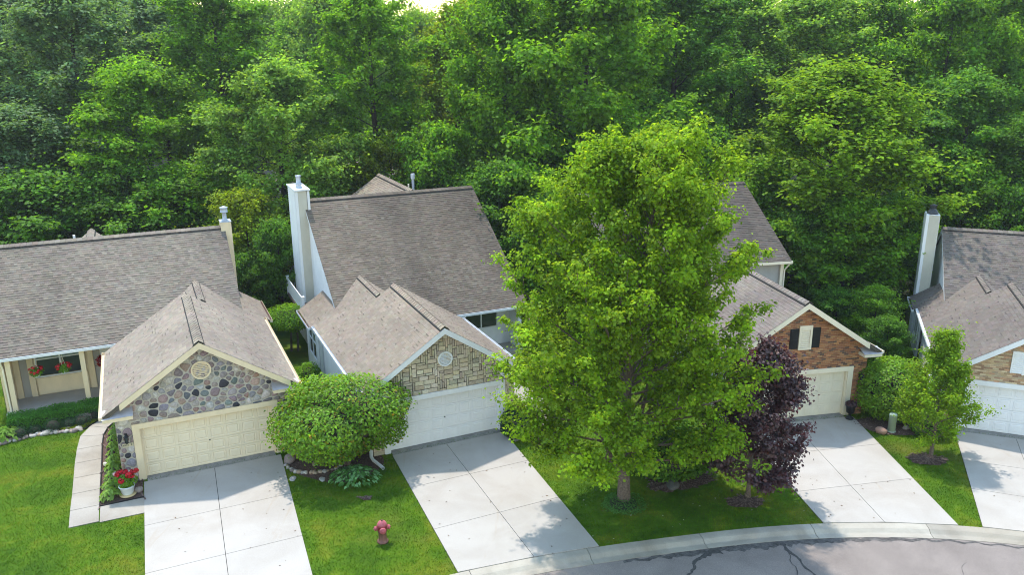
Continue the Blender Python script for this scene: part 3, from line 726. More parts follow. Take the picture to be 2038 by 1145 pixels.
# balcony behind the chimney
bal = h2.part('balcony', M['wood'], [(-.95, .1, 12.3, 17.0, 2.22, 2.40)])
h2.railing(bal, [(-.9, 12.4), (-.9, 16.95), (.05, 16.95)], 2.4, 3.28, M['white'])
h2.window('s', (-.93, 9.3, .9), 1.7, 1.35, M['white'], M['glass'], 2, .62)
h2.window('f', (6.0, 9.08, 1.38), 2.75, 1.15, M['white'], M['glass'], 3, None)
h2.part('porch_floor', M['kerbconcrete'], [(5.7, 9.8, 7.7, 9.02, 0, .32)])
h2.part('porch_post', M['white'], [(9.45, 9.62, 7.75, 7.92, .322, 2.7)]); h2.part('porch_post', M['white'], [(6.3, 6.42, 7.75, 7.88, .322, 2.7)])
h2.part('corner_trim', M['white'], [(-.77, -.735, .02, .14, 0, 2.8), (-.96, -.925, 8.86, 8.98, 0, 2.6)])
h2.downspout([(-.80, 8.78, 2.85), (-.80, 8.74, 2.7), (-.79, 8.72, .3)], M['white'])

# ---- third house: red brick gable with shuttered louvre
h3 = House(3, 'brick_house', 'two-storey house with a red-brown brick garage gable and black shutters', False, MAUVE)
h3.build(dict(apex=(2.45, 5.55), gx=(-1.25, 6.15), ms=M['shingle'], msm=M['shingledark'], trim=M['ivory'], side=M['greysiding'], front=M['greysiding'], wallbase=M['brickmortar'],
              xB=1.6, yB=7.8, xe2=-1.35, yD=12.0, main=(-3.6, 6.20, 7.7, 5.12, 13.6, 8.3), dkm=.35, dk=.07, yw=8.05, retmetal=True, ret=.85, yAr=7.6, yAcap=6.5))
h3.garage_door(M['ivorydoor'], M['ivory'])
BR = [(.38, .165, .075), (.32, .135, .07), (.43, .205, .095), (.25, .11, .065), (.41, .23, .11), (.12, .075, .06), (.35, .18, .09)]
h3.bricks(h3.regions, BR, h3.fwall)
lv = h3.part('louvre', M['ivory'], [(2.33, 2.42, -.075, -.016, 3.32, 4.42), (2.85, 2.94, -.075, -.016, 3.32, 4.42), (2.421, 2.849, -.075, -.016, 4.22, 4.42), (2.421, 2.849, -.075, -.016, 3.32, 3.42), (2.42, 2.85, -.024, -.016, 3.42, 4.22)])
mb = MB()
for i in range(9): box(mb, 2.424, 2.846, 0, .03, 0, .012, fn=lambda a, b, c, i=i: h3.p(a, -.062 + b, 3.44 + i * .086 + c + (.03 if b > .01 else 0)))
o = mb.build('louvre_slats', M['ivory'], lv); o['kind'] = 'stuff'
for x in (1.92, 2.95):
    sh_ = h3.part('shutter', M['blackpaint'], [(x, x + .39, -.05, -.018, 3.38, 4.30)])
    h3.part('shutter_panel', M['blackpaint'], [(x + .06, x + .33, -.062, -.051, 3.44, 3.80), (x + .06, x + .33, -.062, -.051, 3.88, 4.24)], sh_)
h3.part('corner_post', M['ivory'], [(5.72, 5.9, 7.90, 8.1, 2.4, 5.0)])
h3.downspout([(6.08, 7.62, 5.0), (6.05, 7.74, 4.85), (5.93, 7.86, 4.6), (5.92, 7.87, 2.6)], M['ivory'])
h3.part('upper_window', M['white'], [(-.6, .7, 7.98, 8.04, 3.3, 4.5)])

# ---- fourth house: buff brick, cut by the right edge of the frame
h4 = House(4, 'buff_brick_house', 'house at the right edge with buff brick gable, white door and mossy mauve roof', False, MAUVE)
h4.build(dict(apex=(2.44, 4.98), gx=(-1.11, 5.98), ms=M['shingleworn'], msm=M['shingleworn'], trim=M['white'], side=M['whitesiding'], front=M['whitesiding'], wallbase=M['brickmortar'],
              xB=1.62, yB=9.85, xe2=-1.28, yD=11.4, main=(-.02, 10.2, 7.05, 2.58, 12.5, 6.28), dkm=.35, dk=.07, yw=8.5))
h4.garage_door(M['whitedoor'], M['white'])
BF = [(.47, .33, .20), (.54, .40, .25), (.40, .27, .165), (.58, .46, .31), (.44, .35, .24), (.33, .21, .14), (.50, .30, .18)]
h4.bricks(h4.regions, BF, h4.fwall)
lv = h4.part('louvre', M['white'], [(1.50, 1.56, -.075, -.016, 2.85, 3.80), (1.561, 1.93, -.06, -.016, 2.85, 3.80), (1.931, 1.99, -.075, -.016, 2.80, 3.80), (1.991, 2.7, -.05, -.016, 2.80, 3.80)])
mb = MB()
for i in range(10): box(mb, 1.565, 1.925, 0, .03, 0, .012, fn=lambda a, b, c, i=i: h4.p(a, -.088 + b, 2.88 + i * .088 + c + (.03 if b > .01 else 0)))
o = mb.build('louvre_slats', M['white'], lv); o['kind'] = 'stuff'
ch = h4.siding('chimney', M['whitesiding'], (-.98, 12.5, 0), (0, -1, 0), [(0, 0), (1.0, 0), (1.0, 7.15), (0, 7.15)])
h4.siding('chimney_front', M['beigesiding'], (-.98, 11.5, 0), (1, 0, 0), [(.02, 0), (.62, 0), (.62, 7.13), (.02, 7.13)], .10)
h4.part('chimney_core', M['whitesiding'], [(-.875, -.32, 11.61, 12.5, 2.0, 7.13)])
h4.part('corner_board', M['white'], [(-1.01, -.86, 11.46, 11.499, 0, 7.13)])
mb = MB(); lathe(mb, [(.30, 0), (.28, .05), (.18, .22), (.13, .25), (.13, .30), (.17, .32), (.17, .42), (.22, .44), (.001, .52)], h4.p(-.66, 12.0, 7.152), 16); mb.build('flue_cap', M['darkmetal'], ch, True)
h4.window('s', (-.955, 8.95, .9), 1.5, 1.25, M['white'], M['glass'], 2, None)
h4.part('meter_box', M['galv'], [(-.92, -.735, 2.3, 2.75, .9, 1.35)])

# ---- neighbouring houses glimpsed far back through the trees
def far_house(name, label, x, y, yaw, L, D, ze, zr, wallm, chimney=None):
    e = tag(empty(name, (x, y, 0), R(yaw)), label, 'house')
    mb = MB(); box(mb, -L / 2, L / 2, -D / 2, D / 2, 0, ze); mb.build('wall', wallm, e)
    h = House.__new__(House); h.e = e; h.mx = False; h.pal = TAN; h.r = random.Random(5)
    sl_ = math.hypot(D / 2 + .4, zr - ze)
    for sg in (-1, 1):
        mb = MB(); y0 = sg * (D / 2 + .4); a = [(-L / 2 - .4, y0, ze - .1), (L / 2 + .4, y0, ze - .1), (L / 2 + .4, 0, zr), (-L / 2 - .4, 0, zr)]
        mb.add(a + [(q[0], q[1], q[2] + .15) for q in a], [(0, 3, 2, 1), (4, 5, 6, 7), (0, 1, 5, 4), (1, 2, 6, 5), (2, 3, 7, 6), (3, 0, 4, 7)], (.36, .30, .26)); mb.build('roof', M['shingle'], e)
    for sg in (-1, 1):
        mb = MB(); mb.add([(sg * (L / 2), -D / 2, ze - .05), (sg * L / 2, D / 2, ze - .05), (sg * L / 2, 0, zr - .05)], [(0, 1, 2)]); mb.build('gable', wallm, e)
    for k in (-1, 1):
        mb = MB(); box(mb, k * L * .25 - .6, k * L * .25 + .6, -D / 2 - .04, -D / 2 - .005, 1.0, 2.3); wn = mb.build('window', M['white'], e)
        mb = MB(); box(mb, k * L * .25 - .5, k * L * .25 + .5, -D / 2 - .055, -D / 2 - .041, 1.1, 2.2); mb.build('pane', M['glass'], wn)
    if chimney is not None:
        mb = MB(); box(mb, chimney - .45, chimney + .45, -.9, -.2, ze, zr + 1.2); c = mb.build('chimney', wallm, e)
        mb = MB(); lathe(mb, [(.22, 0), (.2, .35), (.28, .38), (.001, .6)], (chimney, -.55, zr + 1.2), 12); mb.build('flue_cap', M['galv'], c)
    return e
far_house('distant_house', 'tan-roofed house with cream chimney glimpsed through the woods behind the white chimney house', -15.5, 70, 38, 11, 8, 3.2, 6.2, M['cream'], 3.0)
far_house('distant_house', 'pale-roofed house glimpsed through dark trees behind the left fieldstone house', -34, 76, 20, 14, 8, 3.0, 6.0, M['white'])
far_house('distant_house', 'pinkish-roofed house glimpsed through the trees behind the house at the right edge', 38, 66, -15, 11, 8, 3.2, 6.4, M['white'])
# ------------------------------------------------------------------ ground, road, kerb, drives
KB = [(-120, -25.5), (-40, 6.6), (-20, 14.9), (-8, 19.85), (-1.87, 22.15), (.62, 22.98), (2.97, 23.58), (6.39, 24.28), (8.29, 24.62), (10.45, 24.84), (12.92, 24.88), (15.21, 24.70), (17.41, 24.30), (20.5, 23.3), (24.5, 21.3), (30, 17.6), (60, -6), (120, -55)]
def kerb_y(x):
    for (a, b), (c, d) in zip(KB, KB[1:]):
        if a <= x <= c: return b + (d - b) * (x - a) / (c - a)
    return KB[-1][1]
def smooth_line(pts, step=.5):
    P = np.array(pts); d = np.r_[0, np.cumsum(np.linalg.norm(np.diff(P, axis=0), axis=1))]
    t = np.arange(0, d[-1], step); x = np.interp(t, d, P[:, 0]); y = np.interp(t, d, P[:, 1])
    k = np.ones(5) / 5
    for _ in range(3):
        x[2:-2] = np.convolve(x, k, 'valid'); y[2:-2] = np.convolve(y, k, 'valid')
    return np.stack([x, y], 1)
KL = smooth_line(KB[2:-2])
kt = np.gradient(KL, axis=0); kt /= np.linalg.norm(kt, axis=1)[:, None]; kn = np.stack([kt[:, 1], -kt[:, 0]], 1)   # toward the road
def kerb_y(x): return float(np.interp(x, KL[:, 0], KL[:, 1]))
base = MB(); sheet(base, [(-700, -300), (700, -300), (700, 900), (-700, 900)], -.6)
tag(base.build('ground', M['forestfloor']), kind='structure')
# turf: from the kerb back into the woods; the far part rises to a wooded hill
lw = MB(); far = 58.0
pts = [tuple(p) for p in KL]
for (a, b), (c, d) in zip(pts, pts[1:]): lw.add([(a, b, 0), (c, d, 0), (c, far, 0), (a, far, 0)], [(0, 1, 2, 3)])
lw.add([(-90, pts[0][1], 0), (pts[0][0], pts[0][1], 0), (pts[0][0], far, 0), (-90, far, 0)], [(0, 1, 2, 3)])
lw.add([(pts[-1][0], pts[-1][1], 0), (90, pts[-1][1], 0), (90, far, 0), (pts[-1][0], far, 0)], [(0, 1, 2, 3)])
tag(lw.build('lawn', M['lawn']), kind='structure')
def hill_z(x, y): return (9.5 + 3.0 * math.cos((x + 45) / 75.0)) * (1 - math.exp(-(y - 95) / 110.0)) if y > 95 else 0.0
hm = MB(); gx = np.linspace(-420, 420, 43); gy = np.linspace(58, 480, 32)
hv = [(x, y, hill_z(x, y) + .004) for y in gy for x in gx]
hm.add(hv, [(j * 43 + i, j * 43 + i + 1, (j + 1) * 43 + i + 1, (j + 1) * 43 + i) for j in range(31) for i in range(42)])
tag(hm.build('wooded_hill', M['forestfloor'], smooth=True), kind='structure')
ff = MB(); sheet(ff, [(-90, 47.5), (-20, 47.0), (-3, 50.8), (12, 49.2), (90, 47), (90, 58.2), (-90, 58.2)], .006)
tag(ff.build('woodland_floor', M['forestfloor']), kind='structure')
# road
rd = MB(); off = KL + kn * .74
for (a, b), (c, d) in zip(off, off[1:]): rd.add([(a, b, -.085), (a + 5, -40, -.085), (c + 5, -40, -.085), (c, d, -.085)], [(0, 1, 2, 3)])
road = tag(rd.build('road', M['asphalt']), kind='structure')
def strip(name, m, line, widths, z, parent, seed=1):
    r = random.Random(seed); L = smooth_line(line, .12); t = np.gradient(L, axis=0); t /= np.linalg.norm(t, axis=1)[:, None]; n = np.stack([-t[:, 1], t[:, 0]], 1)
    mb = MB(); vs = []
    ph = r.uniform(0, 9)
    for i, (p, q) in enumerate(zip(L, n)):
        u = i / max(1, len(L) - 1); wd = np.interp(u, np.linspace(0, 1, len(widths)), widths) * r.uniform(.6, 1.3)
        wob = .05 * math.sin(i * .9 + ph) + r.uniform(-.03, .03)
        c = p + q * wob; vs += [(c[0] - q[0] * wd / 2, c[1] - q[1] * wd / 2, z), (c[0] + q[0] * wd / 2, c[1] + q[1] * wd / 2, z)]
    mb.add(vs, [(2 * i, 2 * i + 1, 2 * i + 3, 2 * i + 2) for i in range(len(L) - 1)])
    return mb.build(name, m, parent)
strip('road_crack', M['tar'], [(5.35, 21.2), (5.52, 22.02), (5.86, 22.85), (6.24, 23.2), (6.9, 23.42)], [.07, .09, .16, .30], -.080, road, 1)
strip('road_crack', M['tar'], [(9.62, 21.0), (9.44, 22.03), (9.26, 22.9), (9.10, 23.5), (8.95, 23.8)], [.10, .09, .08, .14], -.0795, road, 2)
strip('road_crack', M['tar'], [(9.0, 21.2), (8.95, 22.2), (9.05, 22.9), (9.0, 23.4)], [.02, .035, .02], -.079, road, 3)
strip('road_crack', M['tar'], [(14.2, 21.0), (14.0, 22.0), (14.6, 22.7)], [.012, .02, .012], -.0785, road, 4)
ed = [tuple(p) for p in off if 3.5 < p[0] < 24]
strip('crumbled_edge', M['seam'], [(x - .0, y - .11) for x, y in ed], [.10, .34, .38, .26, .12, .10, .12, .18, .22], -.0815, road, 5)
# kerb: rolled concrete, cast in segments
kroot = tag(empty('kerb', (0, 0, 0)), kind='structure')
prof = [(-.005, -.25), (-.005, .012), (.24, .016), (.32, .004), (.46, -.072), (.50, -.082), (.74, -.072), (.745, -.2)]
nseg = 8; i0 = 0; kr = random.Random(3); si = 0
while i0 + 2 < len(KL):
    i1 = min(i0 + nseg, len(KL) - 1); mb = MB(); vs = []; tone = kr.choice((.86, .93, 1.0, 1.0, 1.04, 1.08, 1.2)); k = len(prof)
    for i in range(i0, i1 + 1):
        p, q, t = KL[i], kn[i], kt[i]; sh = .009 if i == i0 else (-.009 if i == i1 else 0)
        for d, z in prof: vs.append((p[0] + q[0] * d + t[0] * sh, p[1] + q[1] * d + t[1] * sh, z))
    m = i1 - i0
    mb.add(vs, [(a * k + b, (a + 1) * k + b, (a + 1) * k + b + 1, a * k + b + 1) for a in range(m) for b in range(k - 1)] + [tuple(range(k)), tuple(m * k + b for b in range(k))[::-1]], (tone, tone, tone * .98))
    mb.build('kerb_segment', M['kerbconcrete'], kroot); i0 = i1; si += 1
# a dark joint bed under the segments
# driveways: separate slabs between control joints
PAVED = []
def drive(name, h, left, mid, right, rows, tones, yend):
    """left / mid / right: ((x at the door), (x per metre toward the street)); rows are the joint distances"""
    root = tag(empty(name, (0, 0, 0)), kind='structure')
    def pt(cl, y):
        q = wp(h, cl[0] + cl[1] * -y, y); return q
    def kerbhit(cl):
        lo, hi = -3.0, -14.0
        for _ in range(40):
            mdl = (lo + hi) / 2; q = pt(cl, mdl)
            if q[1] > kerb_y(q[0]): lo = mdl
            else: hi = mdl
        return lo
    ends = [kerbhit(c) for c in (left, mid, right)]
    outline = [pt(left, -.26), pt(right, -.26), pt(right, ends[2] + .0), pt(mid, ends[1]), pt(left, ends[0])]
    PAVED.append(outline)
    k = 0
    bed = MB(); sheet(bed, outline, .004); bed.build('joint_bed', M['edging'], root)
    for ci, (ca, cb) in enumerate(((left, mid), (mid, right))):
        ys = [-.27] + list(rows)
        for ri, y0 in enumerate(ys):
            last = ri == len(ys) - 1
            ya, yb = (ys[ri + 1], ys[ri + 1]) if not last else (ends[ci] + .02, ends[ci + 1] + .02)
            g = .009
            A, B, C, D = pt(ca, y0 - g), pt(cb, y0 - g), pt(cb, yb + g), pt(ca, ya + g)
            def sh(p, q, d):
                L = math.dist(p, q); return (p[0] + (q[0] - p[0]) * d / L, p[1] + (q[1] - p[1]) * d / L)
            A, B = sh(A, B, g), sh(B, A, g); C, D = sh(C, D, g), sh(D, C, g)
            tn, mt = tones[k]; k += 1
            mb = MB(); sheet(mb, [A, B, C, D], .034, (tn, tn, tn * .99), .04)
            mb.build('slab', M[mt], root)
    return outline
drive('driveway', 1, (-.10, -.02), (2.48, -.042), (5.06, -.055), (-3.55, -6.5), [(1.0, 'concrete'), (1.02, 'concrete'), (1.04, 'concrete'), (.99, 'concrete'), (1.02, 'concrete'), (1.03, 'concrete')], -9)
drive('driveway', 2, (.0, -.045), (2.33, -.02), (4.98, -.065), (-3.02, -6.0), [(.97, 'concrete'), (.99, 'concrete'), (1.0, 'concrete'), (.98, 'concrete'), (1.0, 'concrete'), (.97, 'concrete')], -9)
drive('driveway', 3, (-.25, -.06), (2.28, -.11), (5.26, -.17), (-2.88, -5.65), [(.99, 'concrete'), (1.02, 'concrete'), (1.0, 'concrete'), (.99, 'concrete'), (1.02, 'concrete'), (1.0, 'concrete')], -8.5)
drive('driveway', 4, (-.20, -.014), (2.13, -.045), (4.95, -.05), (-3.05, -5.4), [(.98, 'concrete'), (1.0, 'concrete'), (1.0, 'concrete'), (1.02, 'concrete'), (1.01, 'concrete'), (1.0, 'concrete')], -9)
# front walk of the left house, cast in short slabs
def walkway(name, h, left, right, z=.03):
    root = tag(empty(name, (0, 0, 0)), kind='structure')
    r = random.Random(4)
    out = [wp(h, *q) for q in left] + [wp(h, *q) for q in right[::-1]]; PAVED.append(out)
    for a, b, c, d in zip(left, right, right[1:], left[1:]):
        qa, qb, qc, qd = [np.array(wp(h, *q)) for q in (a, b, c, d)]
        g = .012; L = np.linalg.norm(qd - qa); t = (qd - qa) / L * g; t2 = (qc - qb) / np.linalg.norm(qc - qb) * g
        tn = r.uniform(.95, 1.04); mb = MB(); sheet(mb, [tuple(qa + t), tuple(qb + t2), tuple(qc - t2), tuple(qd - t)], z, (tn, tn, tn), .045); mb.build('slab', M['walk'], root)
LW = [(-2.56, -2.55), (-2.57, -1.35), (-2.56, -.1), (-2.57, 1.2), (-2.58, 2.5), (-2.56, 3.8), (-2.48, 5.1), (-2.12, 6.0), (-1.66, 6.6), (-1.3, 7.65)]
RW = [(-1.62, -2.55), (-1.63, -1.35), (-1.62, -.1), (-1.61, 1.2), (-1.61, 2.5), (-1.62, 3.8), (-1.58, 4.8), (-1.42, 5.5), (-1.05, 6.2), (-.74, 7.65)]
walkway('front_walk', 1, LW, RW)
walkway('walk_link', 1, [(-1.60, -2.62), (-.12, -2.62)], [(-1.60, -1.50), (-.12, -1.50)])
walkway('side_walk', 2, [(5.00, -1.30), (6.2, -.95), (7.5, .1), (8.1, 2.0), (8.2, 4.5), (8.2, 7.6)], [(5.00, -.35), (5.9, -.05), (6.5, .75), (7.0, 2.2), (7.0, 4.5), (7.0, 7.6)][0:6])
# planting beds
BEDS = []
def bed(name, poly, m='mulch', z=.022, lump=.03, h=None, n=60, edge=False, ragged=0):
    if h: poly = [wp(h, *q) for q in poly]
    if area2(poly) < 0: poly = poly[::-1]
    P = smooth_line(poly + [poly[0]], .22) if not edge else np.array(poly)
    if ragged:
        r = random.Random(len(poly)); P = P + np.array([[r.uniform(-ragged, ragged), r.uniform(-ragged, ragged)] for _ in P])
    BEDS.append([tuple(p) for p in P])
    mb = MB(); c = P.mean(0); k = len(P)
    vs = [(p[0], p[1], .008) for p in P] + [(c[0] + (p[0] - c[0]) * .8, c[1] + (p[1] - c[1]) * .8, z + lump * .6) for p in P] + [(c[0] + (p[0] - c[0]) * .4, c[1] + (p[1] - c[1]) * .4, z + lump) for p in P] + [(c[0], c[1], z + lump)]
    mb.add(vs, [(i, (i + 1) % k, k + (i + 1) % k, k + i) for i in range(k)] + [(k + i, k + (i + 1) % k, 2 * k + (i + 1) % k, 2 * k + i) for i in range(k)] + [(2 * k + i, 2 * k + (i + 1) % k, 3 * k) for i in range(k)])
    o = mb.build(name, M[m], smooth=True); o['kind'] = 'structure'
    # loose chips lying over the bed and a little past its edge
    r = np.random.default_rng(k); q = P.mean(0) + (P[r.integers(0, k, n * 14)] - P.mean(0)) * np.sqrt(r.random((n * 14, 1))) * 1.07
    ch = MB(); rr = random.Random(k)
    for x, y in q:
        a = rr.uniform(0, 6.3); l, w_ = rr.uniform(.02, .06), rr.uniform(.012, .03); zz = z + lump * .8 * max(0, 1 - math.dist((x, y), c) / 3) + rr.uniform(.005, .03); ca, sa = math.cos(a), math.sin(a); t = rr.uniform(-.02, .02)
        kk = rr.uniform(.4, 1.6); ch.add([(x - ca * l, y - sa * l, zz - t), (x + sa * w_, y - ca * w_, zz), (x + ca * l, y + sa * l, zz + t), (x - sa * w_, y + ca * w_, zz + .006)], [(0, 1, 2, 3)], (kk * .17, kk * .115, kk * .092))
    o2 = ch.build('mulch_chips', M['rock'], o); o2['kind'] = 'stuff'
    return o
bed('mulch_bed', [(-1.60, -1.46), (-.14, -1.44), (-.14, -.1), (-.28, .0), (-.70, .05), (-.72, 6.3), (-1.02, 6.0), (-1.40, 5.35), (-1.56, 4.7), (-1.59, 3.8), (-1.60, 1.2)], h=1, edge=True, lump=.02, n=90)
ebm = MB(); tube(ebm, [(*wp(1, *q), .04) for q in [(-.13, -1.47), (-.9, -1.48), (-1.60, -1.49), (-1.61, -.1), (-1.60, 1.2), (-1.60, 2.5), (-1.61, 3.8), (-1.57, 4.8), (-1.41, 5.5), (-1.04, 6.2), (-.78, 6.9)]], .028, 5)
tag(ebm.build('bed_edging', M['edging']), 'black plastic edging strip bordering the mulch bed beside the fieldstone garage', 'garden edging')
ebm = MB(); tube(ebm, [(*wp(1, *q), .04) for q in [(-2.36, 5.75), (-2.02, 6.18), (-1.72, 6.6), (-1.62, 7.0)]], .03, 5)
tag(ebm.build('bed_edging', M['edging']), 'short black edging strip between the ground cover and curved front walk', 'garden edging')
bed('shrub_bed', [(-5.6, 6.2), (-4.4, 6.35), (-3.2, 6.15), (-2.5, 6.0), (-2.0, 6.3), (-1.5, 6.9), (-1.3, 7.6), (-5.4, 7.6)], h=1, n=40)
bed('tree_mulch', [(5.0, 26.9), (5.2, 28.2), (6.5, 28.7), (7.7, 28.3), (7.9, 27.6), (6.7, 27.2)], ragged=.12, n=110)
bed('tree_mulch', [(7.75, 26.5), (8.3, 26.9), (9.0, 26.7), (9.35, 26.2), (9.1, 25.8), (8.4, 25.75), (7.8, 26.05)], ragged=.06, n=70)
bed('tree_mulch', [(15.75, 29.65), (16.4, 30.0), (17.2, 29.7), (17.6, 29.25), (17.2, 28.8), (16.4, 28.75), (15.9, 29.1)], ragged=.06, n=90)
bed('shrub_bed', [(14.95, 32.9), (15.2, 32.0), (15.5, 31.5), (16.3, 31.4), (17.2, 31.5), (18.4, 31.2), (18.6, 32.5), (17, 33.5)], n=40)
bed('shrub_bed', [(-9.1, 29.9), (-8.9, 28.7), (-8.0, 28.2), (-6.6, 27.6), (-5.5, 28.3), (-5.0, 29.3), (-5.4, 30.3), (-8.5, 30.8)], n=40)
bed('shrub_bed', [(-.1, 31.2), (.3, 31.25), (1.1, 32.0), (.9, 33.6), (0, 33.4), (-.4, 32.2)], n=20)
bed('bare_patch', [(-5.75, 26.78), (-5.3, 27.02), (-4.95, 26.85), (-5.0, 26.55), (-5.5, 26.5)], z=.012, lump=.012, n=16, ragged=.04)
# grass blades on the near lawns
def grass():
    r = np.random.default_rng(5); N = 380000
    P = np.stack([r.uniform(-25, 23, N), r.uniform(20.5, 39.5, N)], 1)
    ok = P[:, 1] > np.interp(P[:, 0], KL[:, 0], KL[:, 1]) + .0
    Q = P + r.normal(size=P.shape) * .022
    for poly in PAVED: ok &= ~inpoly(Q, poly)
    for poly in BEDS: ok &= ~inpoly(P, poly)
    for h in (1, 2, 3, 4):
        L = wl(h, P)
        ok &= ~((L[:, 0] > -1.0) & (L[:, 0] < 5.9) & (L[:, 1] > -.05) & (L[:, 1] < 13))
    L = wl(1, P); ok &= ~((L[:, 1] > 6.2) & (L[:, 0] > -5.4) & (L[:, 0] < 0))
    # keep the part the camera sees
    u = P[:, 0] / (P[:, 1] * .96 + 4.5); ok &= np.abs(u) < .72
    P = P[ok]; n = len(P)
    a = r.uniform(0, 2 * np.pi, n); hgt = r.uniform(.03, .065, n); wd = r.uniform(.008, .016, n); ln = r.uniform(0, .045, n); b = r.uniform(0, 2 * np.pi, n)
    V = np.zeros((n, 3, 3)); ca, sa = np.cos(a), np.sin(a)
    V[:, 0] = np.stack([P[:, 0] - ca * wd, P[:, 1] - sa * wd, np.full(n, .006)], 1); V[:, 1] = np.stack([P[:, 0] + ca * wd, P[:, 1] + sa * wd, np.full(n, .002)], 1)
    V[:, 2] = np.stack([P[:, 0] + np.cos(b) * ln, P[:, 1] + np.sin(b) * ln, hgt], 1)
    tint = np.repeat((np.stack([r.uniform(.75, 1.5, n), r.uniform(.8, 1.4, n), r.uniform(.6, 1.2, n)], 1))[:, None, :], 3, 1).reshape(-1, 3)
    return arrays('grass', V.reshape(-1, 3), 3, tint, M['blades'])
def arrays(name, V, k, tint, m, parent=None, smooth=False, mesh_only=False):
    """mesh of separate k-gons straight from arrays"""
    n = len(V) // k; me = bpy.data.meshes.new(name)
    me.vertices.add(len(V)); me.vertices.foreach_set('co', np.ascontiguousarray(V, np.float32).ravel())
    me.loops.add(n * k); me.loops.foreach_set('vertex_index', np.arange(n * k, dtype=np.int32))
    me.polygons.add(n); me.polygons.foreach_set('loop_start', np.arange(0, n * k, k, dtype=np.int32)); me.polygons.foreach_set('loop_total', np.full(n, k, np.int32))
    me.update(calc_edges=True); me.materials.append(m)
    ca = me.color_attributes.new('tint', 'FLOAT_COLOR', 'POINT'); ca.data.foreach_set('color', np.c_[tint, np.ones(len(tint))].astype(np.float32).ravel())
    me.validate()
    if mesh_only: return me
    return link(name, me, parent)
g = grass(); g['kind'] = 'stuff'
# ------------------------------------------------------------------ foliage
def leaf_quads(P, N, D, size, aspect, fold, tintfn, rg):
    """folded kite leaves: P centre, N normal, D tip direction"""
    n = len(P); D = D - N * np.sum(D * N, 1)[:, None]; D /= np.linalg.norm(D, axis=1)[:, None] + 1e-9
    Sd = np.cross(N, D); s = size[:, None]
    V = np.zeros((n, 4, 3)); V[:, 0] = P - D * s * .5; V[:, 2] = P + D * s * .5 - N * s * .10
    V[:, 1] = P + Sd * s * aspect * .5 + N * s * fold - D * s * .05; V[:, 3] = P - Sd * s * aspect * .5 + N * s * fold - D * s * .05
    T = np.repeat(tintfn[:, None, :], 4, 1)
    return V.reshape(-1, 3), T.reshape(-1, 3)
def unit(v): return v / (np.linalg.norm(v, axis=-1, keepdims=True) + 1e-9)
def clump_leaves(C, rad, per, size, rg, up=.55, out=.5, flat=.7, aspect=.75, fold=.14, tvar=.18, tips=None, surf=.55, droop=.3, hue=None, dirs=None, along=.55):
    """leaves spread through clumps centred at C; rad per clump"""
    m = len(C); n = m * per; idx = np.repeat(np.arange(m), per)
    d = unit(rg.normal(size=(n, 3))); rr = (surf + (1 - surf) * rg.random(n)) * rg.random(n) ** .45 * 1.25
    st = unit(rg.normal(size=(m, 3)))[idx]; ax = 1 + .55 * (np.abs(np.sum(d * st, 1)) - .5); rr *= ax
    off = d * rr[:, None] * rad[idx][:, None]; off[:, 2] *= flat
    if dirs is not None: off += dirs[idx] * (rg.normal(size=n) * along * rad[idx])[:, None]
    P = C[idx] + off
    N = unit(np.array([0, 0, up]) + d * out + rg.normal(size=(n, 3)) * .42); N[:, 2] = np.abs(N[:, 2]) * .9 + N[:, 2] * .1; N = unit(N)
    D = unit(d * np.array([1, 1, .3]) + rg.normal(size=(n, 3)) * .6 + np.array([0, 0, -droop]))
    ct = 1 + rg.normal(size=m) * tvar * .85; base = ct[idx] * (1 + rg.normal(size=n) * tvar)
    T = np.stack([base * (1 + rg.normal(size=n) * .06), base, base * (1 + rg.normal(size=n) * .08)], 1)
    if hue is not None: T *= hue[idx]
    if tips is not None:      # fresh growth at the tops and tips is yellower
        k = (d[:, 2] > .35) & (rg.random(n) < tips); T[k] *= np.array([1.42, 1.2, .9])
    T = np.clip(T, .25, 3)
    return leaf_quads(P, N, D, size * rg.uniform(.7, 1.25, n), aspect, fold, T, rg)
